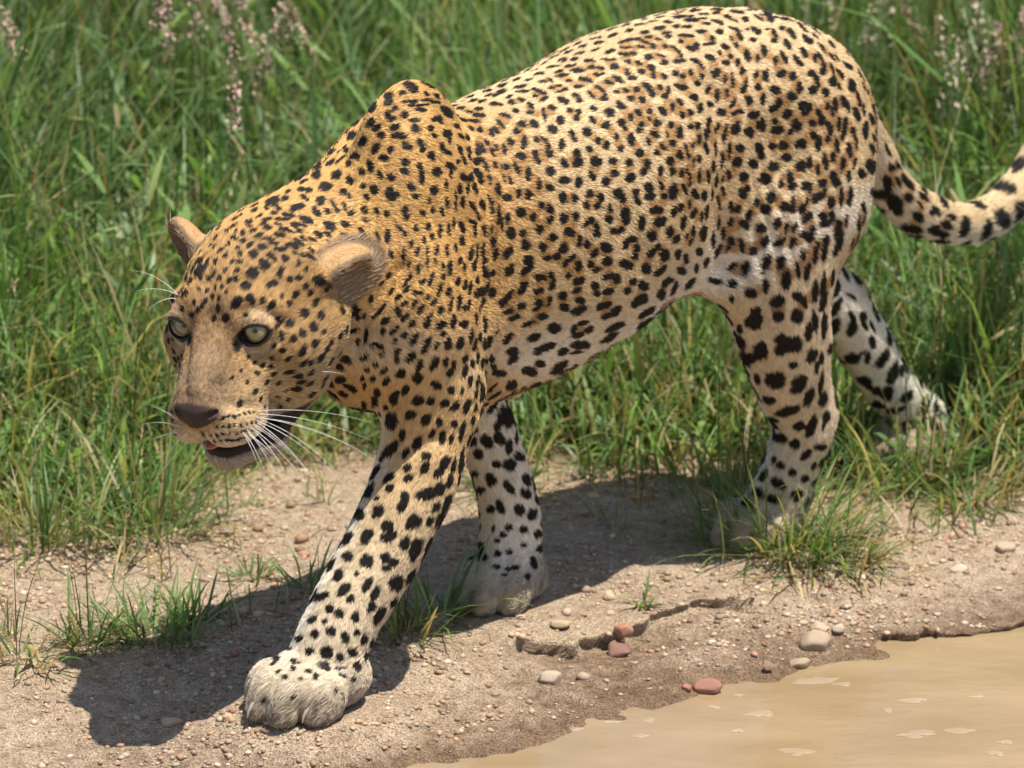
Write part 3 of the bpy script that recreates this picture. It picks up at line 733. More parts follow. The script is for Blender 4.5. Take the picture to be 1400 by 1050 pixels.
(860, 160): """405 120 52 28 88,305 145 36 12 -75,345 210 32 30 0,270 240 32 22 -60,405 305 40 26 -60,455 250 38 14 -70,475 305 36 14 -75,325 350 36 32 0,345 435 42 24 85,250 430 46 22 88,420 445 38 18 80,465 430 30 12 -75,
485 500 70 10 88,260 550 38 20 -70,280 630 34 26 0,350 600 60 34 80,440 570 48 20 -65,240 745 38 32 0,195 745 36 30 0,245 835 50 38 20,360 755 44 22 75,412 720 38 26 75,430 840 56 22 80,325 915 50 30 85,
375 975 46 24 50,525 615 46 28 -65,600 630 48 24 88,480 695 45 14 88,515 770 56 22 70,620 750 60 18 85,575 795 40 14 88,510 915 42 16 88,460 950 30 14 80,490 1000 36 16 80,595 930 60 34 80,670 980 64 20 88,
715 680 50 14 -75,715 845 52 14 88,750 930 50 16 88,665 620 44 16 88,700 505 60 16 88,630 470 55 16 -82,560 470 55 14 88,675 395 44 22 85,555 330 38 18 -75,515 370 40 10 88,615 250 52 18 -80,690 250 64 14 88,
745 340 66 16 85,765 130 70 18 80,560 185 42 20 80,510 225 26 14 70,630 115 28 22 80,545 75 36 22 85,490 80 26 20 0,700 85 44 18 65,750 590 40 16 -75,745 490 30 10 88,800 270 60 16 88,795 460 42 20 -80,
810 715 46 18 88,810 840 46 22 80,815 990 40 24 -70""",
(1000, 160): """35 95 45 38 70,145 125 42 40 0,245 70 54 32 85,345 35 26 22 0,365 105 52 34 0,520 65 46 40 -40,470 120 28 26 0,65 250 38 36 0,45 360 42 34 30,175 375 44 34 0,215 245 42 34 -40,240 305 36 32 -60,325 230 34 26 0,
415 230 44 34 -10,435 325 42 40 0,335 395 46 42 0,550 215 58 40 10,555 395 44 44 0,620 370 56 26 85,655 150 34 32 0,695 215 58 30 80,640 50 32 26 0,715 30 40 24 88,785 90 54 24 -75,765 180 36 20 -80,840 225 60 22 -80,
810 315 42 20 88,885 375 68 24 88,820 490 68 32 -75,845 520 34 30 0,690 420 44 20 88,750 360 68 22 -80,855 50 45 22 85,905 75 55 20 85,885 150 36 18 80,970 125 52 20 -75,940 270 60 26 -80,1000 220 45 12 88,
980 370 45 14 85,935 470 48 20 85,95 480 40 40 0,90 610 42 40 30,130 570 28 28 0,260 495 56 42 0,395 535 38 24 85,470 495 62 30 -80,480 550 40 34 0,200 685 30 36 0,315 645 46 46 0,275 740 44 44 0,430 715 40 42 0,
490 705 62 26 88,600 545 48 34 0,630 580 50 18 85,565 730 44 28 80,600 680 45 12 75,725 530 36 34 0,700 630 58 34 10,740 600 36 20 80,665 650 40 30 85,795 685 46 30 88,730 790 40 30 -75,800 790 48 26 88,
745 850 50 34 10,875 640 82 20 88,945 630 80 22 82,50 730 36 30 0,135 780 44 32 80,100 855 48 32 -55,235 885 44 38 0,365 850 46 34 85,435 895 46 22 75,385 995 50 28 30,265 990 46 30 75,505 880 46 22 75,
490 1000 60 24 65,605 795 50 34 50,585 950 46 30 -40,640 910 50 26 85,615 975 46 24 0,840 890 80 28 78,870 980 75 24 85,750 1000 64 24 85,680 1030 34 24 60,915 830 45 14 85,1065 110 70 30 85,1115 30 40 16 -70,
1140 170 36 18 -60,1125 255 45 26 -60,1190 285 36 16 -60,1240 260 56 16 -60,1170 120 40 12 -65,1115 395 62 54 -40,1035 450 44 34 -20,1275 405 34 24 -45,1245 525 60 36 -60,1325 390 36 16 -60,1325 515 42 18 -65,
1130 605 58 30 -20,1300 680 70 50 -40,1330 750 40 36 -20,1380 500 40 24 -60""",
(860, 300): """175 265 38 26 50,225 225 36 24 40,280 280 52 38 85,130 390 44 38 -70,250 410 60 26 40,390 275 46 26 70,455 315 44 22 -80,415 405 44 28 -20,535 390 40 20 85,490 510 62 24 45,560 255 32 32 0,615 345 44 20 75,
710 250 60 22 65,690 490 60 22 -10,105 525 46 34 0,25 495 36 28 0,300 495 56 28 35,255 600 42 38 50,360 550 58 24 70,85 640 70 36 35,330 700 80 22 40,270 780 60 18 40,135 745 80 22 35,125 830 86 24 38""",
(980, 320): """290 130 34 38 0,200 90 60 22 -75,110 50 30 26 0,95 110 40 20 60,120 260 40 20 40,230 275 62 36 78,395 235 72 30 72,510 230 62 36 70,555 365 72 40 80,385 415 58 28 85,275 475 54 42 -20,125 390 40 30 0,120 515 36 20 -75,
685 165 46 24 88,645 290 72 18 -82,720 300 78 26 82,785 165 76 24 88,855 120 100 26 86,950 110 70 24 72,780 460 88 28 86,845 430 108 24 87,920 350 70 18 84,480 540 64 48 20,490 660 50 46 0,640 500 50 36 -50,
695 540 50 24 -80,640 655 52 52 0,305 690 72 66 0,310 620 50 36 0,185 760 36 20 -70,780 695 74 26 -82,730 780 64 32 85,855 730 110 26 88,345 935 64 64 0,570 880 62 62 0,520 900 60 66 -30,620 880 55 60 0,510 840 50 40 0,
755 970 62 40 65,610 1040 34 20 0,830 1000 55 20 85,940 570 70 30 88,1030 590 60 28 -45,1080 660 60 20 -60,1080 750 60 40 75,1040 820 40 40 0,945 840 50 50 0,900 920 50 20 70,1165 660 40 30 -70,1240 740 50 16 -65,
1240 860 50 26 -80,1180 730 45 18 -50,1060 1000 50 28 20,1105 985 30 36 0,1205 990 50 22 80,1160 950 40 14 30,1315 880 30 14 -60,1345 965 24 20 0,1075 500 50 14 -30""",
(980, 480): """610 115 32 20 10,470 235 82 62 -15,655 260 78 56 60,325 220 44 22 -65,415 390 50 30 -20,735 365 84 36 70,565 480 92 42 15,450 545 48 18 -25,655 600 50 36 20,755 600 86 40 72,510 695 56 40 -30,625 745 44 40 80,
710 830 56 30 40,820 770 48 28 0,455 870 34 20 80,510 915 30 28 0,605 970 34 30 0,705 1020 34 28 0,775 915 34 20 70,830 900 22 14 70,845 380 60 34 75,830 260 100 20 84,870 530 50 34 80,850 600 36 18 70,860 765 18 22 0,
800 130 60 22 80,1300 225 34 34 0,1300 375 46 34 0,1000 160 60 24 -30,1150 210 45 24 -60,1070 260 40 18 -40,1190 385 40 24 -40,1355 115 24 26 0,1350 500 46 24 -20,1395 270 24 24 0,1230 470 40 18 -40""",
(460, 570): """320 80 50 40 30,525 145 42 26 75,645 210 56 32 65,550 290 46 26 60,430 265 90 36 45,360 340 30 20 60,760 140 46 22 65,840 170 60 24 80,910 180 42 18 80,1000 115 80 20 78,940 55 30 26 0,1070 235 90 20 -85,
995 345 110 18 80,930 400 70 16 78,905 510 62 26 75,715 315 40 38 0,705 405 62 30 60,865 360 58 30 60,810 450 46 36 20,565 410 34 28 50,570 495 46 30 40,415 490 52 28 40,425 570 40 28 40,265 590 70 28 60,325 650 26 14 20,
720 615 86 50 10,545 640 34 40 0,530 710 60 38 50,335 755 60 42 55,185 780 50 40 50,615 835 66 52 10,875 690 84 24 68,795 720 50 26 65,745 830 50 26 65,820 820 62 24 65,410 880 46 48 0,415 960 68 42 20,240 955 66 42 70,
85 975 60 30 55,975 500 50 12 80""",
(400, 720): """890 135 56 40 55,985 165 90 42 65,965 240 50 22 65,1085 155 80 24 68,445 240 40 38 0,590 280 50 46 0,740 250 46 40 0,800 285 42 34 0,745 335 36 28 0,310 310 60 18 62,365 390 54 34 50,595 465 62 30 58,410 505 62 40 40,
460 580 36 36 0,235 560 64 32 25,655 535 62 30 65,830 445 70 56 55,940 400 66 26 58,625 650 50 28 65,690 710 78 32 58,800 610 44 24 60,290 655 34 32 0,375 700 38 34 0,500 720 44 32 85,160 740 42 22 40,255 755 22 18 0,
510 380 18 18 0""",
(320, 840): """625 40 44 24 40,720 55 26 16 0,845 10 40 24 0,965 35 36 26 -60,770 140 42 40 0,885 180 46 30 -60,645 160 30 32 0,520 195 42 26 15,985 145 26 26 0,1035 200 48 24 80,1100 235 40 18 75,1145 40 50 26 60,600 290 38 32 0,
740 310 50 46 -50,840 345 36 30 0,945 300 40 34 0,445 280 26 12 0,335 350 34 20 -10,475 375 28 20 0,520 385 20 10 0,465 435 24 18 0,590 455 34 16 -10,650 500 24 26 0,850 430 45 8 0,865 490 36 14 -30,985 415 36 30 -70,
950 515 20 22 0,1050 335 36 16 80,405 500 26 18 0,525 515 22 14 0,240 690 50 16 50,465 665 26 16 60,310 395 24 10 20,810 610 16 22 0,360 455 30 10 30""",
(600, 540): """550 170 82 84 0,640 110 80 22 88,485 345 62 42 -40,385 375 64 42 -50,315 470 42 44 0,680 410 80 16 85,640 490 46 34 -20,565 560 58 48 -40,455 555 32 30 0,290 630 30 24 0,410 670 58 42 -60,700 680 50 30 -70,
560 740 60 32 -55,690 790 44 40 -30,340 760 36 28 0,490 890 60 28 -65,415 910 34 30 0,645 915 44 40 0,745 955 48 34 80,780 840 40 16 -70,370 20 46 36 0""",
(600, 680): """560 240 34 24 0,515 300 28 20 0,465 345 24 20 0,435 250 36 18 80,680 260 36 28 0,790 295 34 32 0,680 385 28 20 0,805 410 28 28 0,560 435 28 20 0,475 455 28 26 0,755 525 48 26 -75,455 555 30 18 0,610 560 34 20 0,
705 635 28 24 0,520 620 26 12 0,620 680 18 12 0,845 335 20 18 0,550 575 24 14 0""",
(1160, 160): """480 640 36 30 -20,485 540 60 26 -50,555 790 54 36 -30,570 700 40 14 -50,600 640 56 20 -35,700 750 52 24 -45,660 760 26 20 -30,735 680 50 18 -25,780 860 60 30 -25,685 900 52 40 -30,760 935 50 28 0,820 800 46 24 -30,
900 780 66 28 -45,930 715 44 24 0,1040 740 44 50 60,1130 705 70 26 -5,1195 760 50 34 -80,1100 830 44 32 10,1170 850 44 34 30,990 865 40 26 0,990 940 110 34 12,1240 610 66 46 35,1380 500 70 50 60,1350 670 66 36 35,
1330 790 80 44 40,510 890 90 30 -15,760 1000 70 14 0,440 480 40 16 -60"""}
# ------------------------------------------------------------------ leopard: mesh
VOX = .0050
LV, LF = surface_nets(np.array([-1.34, -.22, -.02]), np.array([.5, .24, .76]), VOX)
LV = project(relax(LV, LF), 2)
LV, LF = subdivide(LV, LF)
LV = project(relax(LV, LF, .3), 1)

CAM_R = np.array([1.0, 0, 0]); CAM_D = unit(AIM - CAM); CAM_U = np.cross(CAM_R, CAM_D)
BM3 = BODY_M[:3, :3]
def ray_to_body(px, py):
    """where the line of sight through a photo pixel meets the animal (body frame)"""
    px = np.asarray(px, float); py = np.asarray(py, float)
    v = unit(CAM_D * FPX + CAM_R * (px - 700)[:, None] - CAM_U * (py - 525)[:, None]) @ BM3
    p = np.repeat(((CAM - BODY_ORIGIN) @ BM3)[None], len(px), 0) + v * 5.6
    for _ in range(90):
        p = p + v * np.clip(sdf(p), -.01, .03)[:, None] * .7
    return p, np.abs(sdf(p)) < .002


# loose skin: folds behind the shoulder and before the thigh, hollow of the flank
LN0 = np.zeros_like(LV); f0 = np.cross(LV[LF[:, 2]] - LV[LF[:, 0]], LV[LF[:, 3]] - LV[LF[:, 1]])
for i in range(4): np.add.at(LN0, LF[:, i], f0)
LN0 = unit(LN0)
def bell(P, c, r): return np.exp(-(((P - np.array(c)) / np.array(r)) ** 2).sum(1))
def seg_dist(P, A):
    best = np.full(len(P), 9.0)
    for i in range(len(A) - 1):
        a, ab = A[i], A[i + 1] - A[i]; t = np.clip(((P - a) @ ab) / (ab @ ab), 0, 1)
        best = np.minimum(best, np.linalg.norm(P - a - t[:, None] * ab, axis=1))
    return best
GROOVES = [(ray_to_body([p[0] for p in pts], [p[1] for p in pts])[0], wd_, dp_) for pts, wd_, dp_ in (
    (((548, 368), (522, 400), (496, 430), (480, 470)), .013, .010), (((636, 170), (660, 250), (668, 340), (662, 430)), .016, .008),
    (((975, 120), (992, 200), (988, 290), (992, 365)), .024, .012), (((520, 632), (560, 612), (600, 600)), .012, .005),
    (((640, 480), (632, 560), (615, 640)), .012, .004), (((1060, 380), (1040, 450), (1046, 520)), .014, .004),
    (((322, 476), (314, 505), (316, 545)), .010, .005), (((258, 468), (254, 505), (252, 540)), .008, .004),
    (((288, 330), (284, 380), (284, 430)), .010, .003), (((352, 486), (385, 500), (402, 540)), .012, .003),
    (((302, 528), (306, 552), (322, 560), (345, 556)), .008, .0045), (((322, 425), (350, 424), (372, 434)), .007, .003), (((374, 560), (366, 585), (352, 600)), .008, .003))]
SWELLS = [(ray_to_body([x_], [y_])[0][0], r_, h_) for (x_, y_), r_, h_ in (
    ((560, 300), .055, .007), ((612, 470), .042, .007), ((575, 160), .04, .004), ((1080, 110), .055, .006), ((1090, 300), .065, .008), ((800, 250), .09, .004), ((560, 690), .035, .003),
    ((322, 584), .018, .004), ((335, 412), .020, .003), ((258, 405), .016, .003), ((278, 505), .018, .003), ((420, 480), .03, .004))]
def skin_relief(P):
    side = smoothstep(.02, .07, np.abs(P[:, 1])); A = np.stack([P[:, 0], np.abs(P[:, 1]), P[:, 2]], 1); B = A * [1, 0, 1]
    d = .0030 * np.sin((P[:, 0] + .25 * (P[:, 2] - .45) + .010 * vnoise(P, 14)) * 2 * math.pi / .024) * bell(B, (-.005, 0, .45), (.050, 1, .13)) * side
    d += .0030 * np.sin((P[:, 0] - .30 * (P[:, 2] - .45) + .008 * vnoise(P, 16)) * 2 * math.pi / .022) * bell(B, (-.455, 0, .46), (.040, 1, .085)) * side
    d -= .013 * bell(A, (-.470, .12, .545), (.050, .08, .075))
    d -= .006 * bell(A, (-.045, .12, .50), (.030, .08, .12))
    d += .0022 * vnoise(P, 22) * (1 - smoothstep(.12, .2, P[:, 0])) + .0035 * vnoise(P, 9) * smoothstep(.3, .4, P[:, 2]) * (P[:, 0] < .1)
    for hp, wd_, dp_ in GROOVES: d -= dp_ * np.exp(-(seg_dist(P, hp) / wd_) ** 2)
    for c_, r_, h_ in SWELLS: d += h_ * np.exp(-(np.linalg.norm(P - c_, axis=1) / r_) ** 2)
    return d
LV = LV + LN0 * skin_relief(LV)[:, None]

# ------------------------------------------------------------------ leopard: coat pattern
def normals_at(P):
    return unit(sdf_grad(P))

HEAD_C = np.array([.02, 0, -.015])
def head_w(P):
    Q = to_head(P)
    V = Q - HEAD_C
    V = V / np.stack([np.where(V[:, 0] > 0, .165, .130), np.full(len(V), .100), np.where(V[:, 2] < 0, .150, .112)], 1)
    q = np.linalg.norm(V, axis=1)
    return smoothstep(1.12, .92, q)

def leg_w(P):
    """0 on the trunk, 1 on the limbs"""
    x, z = P[:, 0], P[:, 2]
    lim = np.interp(x, [-.9, -.65, -.5, -.3, -.1, .0, .12, .3], [.30, .40, .40, .28, .30, .37, .40, .36])
    return smoothstep(lim + .04, lim - .04, z)

def tail_w(P):
    d = P[:, 0] + .735 - .25 * (P[:, 2] - .5)
    return smoothstep(0.0, -.03, d) * (P[:, 2] > .25)

blobs = []          # centre, long axis, short axis, normal, a, b, strength
fills = []          # rosette centres: centre, normal, radius
def add_blob(c, n, t, a, b, s=1.0):
    t = unit(t - n * (t @ n)); blobs.append((c, t, np.cross(n, t), n, a, b, s))

# --- marks read from the animal itself: face
FACE = """365 218 15,425 230 15,473 232 12,404 255 16,362 284 20,339 330 15,355 376 13,397 377 11,428 393 11,308 305 9,312 382 14,
465 270 9,452 290 10,439 315 11,421 327 9,490 305 10,510 356 12,484 389 12,462 362 9,578 386 11,541 420 14,596 430 12,568 468 14,489 458 13,
450 440 9,460 500 12,500 510 12,529 492 13,602 486 10,569 525 13,612 543 11,629 518 9,527 547 14,588 570 14,628 585 12,658 560 12,660 500 11,
435 532 9,484 575 9,465 548 9,530 588 10,553 587 10,490 622 11,518 634 11,557 622 10,455 660 10,412 655 9,436 630 8,560 658 11,611 643 12,
529 655 10,600 667 9,515 682 14,566 698 12,478 690 7,487 718 8,447 705 7,426 605 8,399 600 8,380 625 8,372 590 7,430 578 7,371 690 9,390 715 8,
405 740 6,457 740 7,398 194 13,456 155 14,480 138 12,420 165 12,384 155 12,365 137 10,413 129 10,345 190 10,330 170 10,320 220 9,296 245 9,
310 275 8,270 225 9,255 205 9,237 241 9,205 240 10,185 210 9,170 215 10,160 271 13,151 316 12,230 190 8,280 185 8,300 160 9,330 145 9,276 140 9,
235 160 9,215 185 8,195 270 8,210 300 8,185 300 7,230 285 8,250 300 8,270 275 8,285 310 8,260 330 7,235 330 7,205 340 7,180 340 7,200 375 8,
225 365 7,250 370 8,275 350 7,245 405 10,270 440 12,230 440 9,175 410 9,155 425 8,145 360 8,125 345 8,190 395 7,165 385 7,300 395 9,325 728 10,
340 425 8,300 640 6,325 615 6,345 655 7,350 570 6,500 190 14,530 210 12,560 225 11,505 225 11,520 250 9,545 270 9,520 300 10,545 330 10,560 350 9"""
face = np.array([[float(v) for v in q.split()] for q in FACE.replace("\n", "").split(",")])
fx = 200 + face[:, 0] / 2.5; fy = 260 + face[:, 1] / 2.5; fr = face[:, 2] / 2.5 / 1215 * 1.28
whisk = [(x + (i % 2) * 6 + rng.normal(0, 2.5), y + (x - 250) * -.14 + rng.normal(0, 2.2), rng.uniform(5, 9)) for i, y in enumerate((778, 808, 832, 854)) for x in range((262, 238, 226, 232)[i], (385, 385, 365, 335)[i], 19)]
wk = np.array(whisk); fx = np.r_[fx, 200 + wk[:, 0] / 2.5]; fy = np.r_[fy, 260 + wk[:, 1] / 2.5]; fr = np.r_[fr, wk[:, 2] / 2.5 / 1215]
sel = ~((fx > 322) & (fy < 358)); fx, fy, fr = fx[sel], fy[sel], fr[sel]
fp, ok = ray_to_body(fx, fy)
fp, fr = fp[ok], fr[ok]; fn = normals_at(fp)
back_h = HR @ np.array([-1., 0, .15])
for c, n, r in zip(fp, fn, fr):
    a_ = r * rng.uniform(1.05, 1.3); add_blob(c, n, back_h + rng.normal(0, .25, 3), a_, r * rng.uniform(.85, 1.0))
q_ = to_head(fp); m_ = q_[:, 1] > .028
mir = from_head(q_[m_] * np.array([1, -1, 1])); mn = normals_at(mir)
for c, n, r in zip(mir, mn, fr[m_]): add_blob(c, n, back_h, r * 1.15, r)

# --- marks of the visible side, the fold's painted shade among them
mk = []
for (ox, oy), txt in MARKS.items():
    for q in txt.replace("\n", "").split(","):
        x1, y1, a1, b1, g1 = (float(v) for v in q.split())
        mk.append((ox + x1 / 5.833, oy + y1 / 5.833, a1 / 5.833, b1 / 5.833, g1))
mk = np.array(mk)
mp, ok = ray_to_body(mk[:, 0], mk[:, 1])
mk, mp = mk[ok], mp[ok]; mn = normals_at(mp)
eye_b = (CAM - BODY_ORIGIN) @ BM3
vdir = unit(mp - eye_b); mp = mp + vdir * (skin_relief(mp) / np.minimum((vdir * mn).sum(1), -.3))[:, None]
R_b, U_b = CAM_R @ BM3, CAM_U @ BM3
mscale = ((mp - eye_b) @ (CAM_D @ BM3)) / FPX
hw_m = head_w(mp)
for p, n, (x1, y1, a1, b1, g1), sc_, hh in zip(mp, mn, mk, mscale, hw_m):
    g1 = math.radians(g1)
    a1, b1 = a1 * sc_ * 1.08, b1 * sc_ * 1.12
    t = R_b * math.cos(g1) + U_b * math.sin(g1); b = -R_b * math.sin(g1) + U_b * math.cos(g1)
    blobs.append((p, t, b, n, max(a1, .0022), max(b1, .0018), 1.0))

# tawny centres: where marks of one rosette stand close together, the coat between them is darker
mr_ = .5 * (mk[:, 2] + mk[:, 3]) * mscale
for i in range(len(mp)):
    if mp[i, 0] > .0 or mp[i, 2] < .30 or mr_[i] < .0026 or hw_m[i] > .1: continue
    d_ = np.linalg.norm(mp[i + 1:] - mp[i], axis=1)
    for j in i + 1 + np.flatnonzero(d_ < (mr_[i] + mr_[i + 1:]) * 1.12 + .0075):
        if mp[j, 0] > .0 or mp[j, 2] < .30 or mr_[j] < .0026: continue
        L_ = mp[j] - mp[i]; dl = np.linalg.norm(L_)
        if dl < .004: continue
        t = L_ / dl; n = unit(mn[i] + mn[j]); b = np.cross(n, t); w_ = .0052 + .25 * (mr_[i] + mr_[j])
        r_ = math.sqrt(dl * .62 * w_); fills.append(((mp[i] + mp[j]) / 2, n, r_, t, b, math.sqrt(dl * .62 / w_)))
# --- the rest of the coat: spots and rosettes spread over the skin
cand = LV[rng.permutation(len(LV))[:70000]]
hw_c, lw_c, tw_c = head_w(cand), leg_w(cand), tail_w(cand)
x_, z_ = cand[:, 0], cand[:, 2]
topz = np.interp(x_, PROF[:, 0], PROF[:, 1]); botz = np.interp(x_, PROF[:, 0], PROF[:, 2])
vrel = np.clip((z_ - botz) / (topz - botz), 0, 1)
ros = smoothstep(-.02, -.14, x_) * smoothstep(1.0, .86, vrel) * (1 - lw_c) * (1 - tw_c)      # how much a place carries rosettes
space = lerp(.0195, .0385, ros)
space = lerp(space, np.where(x_ > -.35, lerp(.0225, .0205, smoothstep(.10, .04, z_)), lerp(.033, .022, smoothstep(.12, .05, z_))), lw_c)
space = lerp(space, .034, tw_c)
space = space * lerp(1.0, 1.20, smoothstep(.30, .05, vrel) * (1 - lw_c) * (x_ < .0))
space = space * lerp(1.0, .92, smoothstep(-.45, -.6, x_) * (1 - lw_c) * (1 - tw_c))
acc_p = np.zeros((6000, 3)); acc_r = np.zeros(6000); acc_i = []
for i in range(len(cand)):
    if hw_c[i] > .6 or cand[i, 2] < .052: continue
    k_ = len(acc_i)
    d2 = ((acc_p[:k_] - cand[i]) ** 2).sum(1)
    if k_ and (d2 < ((acc_r[:k_] + space[i]) * .40) ** 2).any(): continue
    acc_p[k_] = cand[i]; acc_r[k_] = space[i]; acc_i.append(i)
acc_n = normals_at(acc_p[:len(acc_i)])
# leave out those on the side already marked
vv = acc_p[:len(acc_i)] - eye_b; dd_ = vv @ (CAM_D @ BM3)
ax_ = 700 + FPX * (vv @ R_b) / dd_; ay_ = 525 - FPX * (vv @ U_b) / dd_
hit, hok = ray_to_body(ax_, ay_)
seen = hok & (np.linalg.norm(hit - acc_p[:len(acc_i)], axis=1) < .012) & ((acc_n * unit(-vv)).sum(1) > .20) & (ax_ < 1400)
nearest = np.array([((mp - q) ** 2).sum(1).min() for q in acc_p[:len(acc_i)]]) ** .5
seen &= nearest < .70 * acc_r[:len(acc_i)]
seen |= nearest < .30 * acc_r[:len(acc_i)]
def long_axis(p, v, lw, tw, x):
    if tw > .5: return np.array([0, 1., .3])
    if lw > .5: return np.array([.25, 0, -1.]) if p[2] > .1 else np.array([0, 1., 0])
    if x > -.08: return np.array([.35, 0, -1.]) if v < .8 else np.array([-1., 0, .3])
    if v > .82: return np.array([-1., 0, .1])
    if x < -.5: return np.array([.15, 0, -1.])
    if v < .35: return np.array([1., 0, .35])
    return np.array([rng.normal(0, 1), 0, rng.normal(0, 1)])
for j, i in enumerate(acc_i):
    if seen[j]: continue
    p, n, r = acc_p[j], acc_n[j], acc_r[j]
    t = long_axis(p, vrel[i], lw_c[i], tw_c[i], x_[i]) + rng.normal(0, .25, 3)
    t = unit(t - n * (t @ n)); b = np.cross(n, t)
    if rng.random() < ros[i] * 1.05:
        k_ = rng.choice([3, 3, 4, 4, 5]); ph = rng.uniform(0, 6.28); R_ = r * rng.uniform(.29, .35)
        el = rng.uniform(1.0, 1.3)
        for q in range(k_):
            if rng.random() < .10: continue
            an = ph + 6.28 * q / k_ + rng.normal(0, .22)
            c = p + t * math.cos(an) * R_ * el + b * math.sin(an) * R_ / el
            tg = -t * math.sin(an) + b * math.cos(an)
            w_ = r * rng.uniform(.125, .175)
            add_blob(c, n, tg + rng.normal(0, .2, 3), w_ * rng.uniform(1.15, 1.75), w_)
        fills.append((p, n, r * .42, t, b, el))
    else:
        w_ = r * rng.uniform(.25, .32) * (1.12 if lw_c[i] > .5 else 1)
        add_blob(p, n, t, w_ * rng.uniform(1.1, 1.55), w_ * rng.uniform(.82, 1.0))
        if rng.random() < .35:
            an = rng.uniform(0, 6.28)
            add_blob(p + (t * math.cos(an) + b * math.sin(an)) * w_ * 1.25, n, t, w_ * .75, w_ * .6)
BC = np.array([b[0] for b in blobs]); BT = np.array([b[1] for b in blobs]); BB = np.array([b[2] for b in blobs]); BN = np.array([b[3] for b in blobs])
BA = np.array([b[4] for b in blobs]); BW = np.array([b[5] for b in blobs])
print('spots', len(blobs), 'rosettes', len(fills))

GOLD = np.array([.56, .325, .112]); TAN = np.array([.63, .46, .255]); PALE = np.array([.69, .565, .40]); WHITE = np.array([.80, .74, .64])
BLACK = np.array([.012, .009, .007]); FILL = np.array([.40, .205, .066])

class Cells:
    def __init__(s, P, c):
        s.P, s.c = P, c
        s.lo = P.min(0) - c; I = ((P - s.lo) / c).astype(np.int64); s.n = I.max(0) + 3
        key = (I[:, 0] * s.n[1] + I[:, 1]) * s.n[2] + I[:, 2]
        s.order = np.argsort(key, kind='stable'); s.key = key[s.order]
    def near(s, p, r):
        a = np.maximum(((p - r - s.lo) / s.c).astype(int), 0); b = np.minimum(((p + r - s.lo) / s.c).astype(int), s.n - 1)
        out = []
        for i in range(a[0], b[0] + 1):
            for j in range(a[1], b[1] + 1):
                base = (i * s.n[1] + j) * s.n[2]
                l, h = np.searchsorted(s.key, (base + a[2], base + b[2] + 1))
                if h > l: out.append(s.order[l:h])
        return np.concatenate(out) if out else np.zeros(0, int)

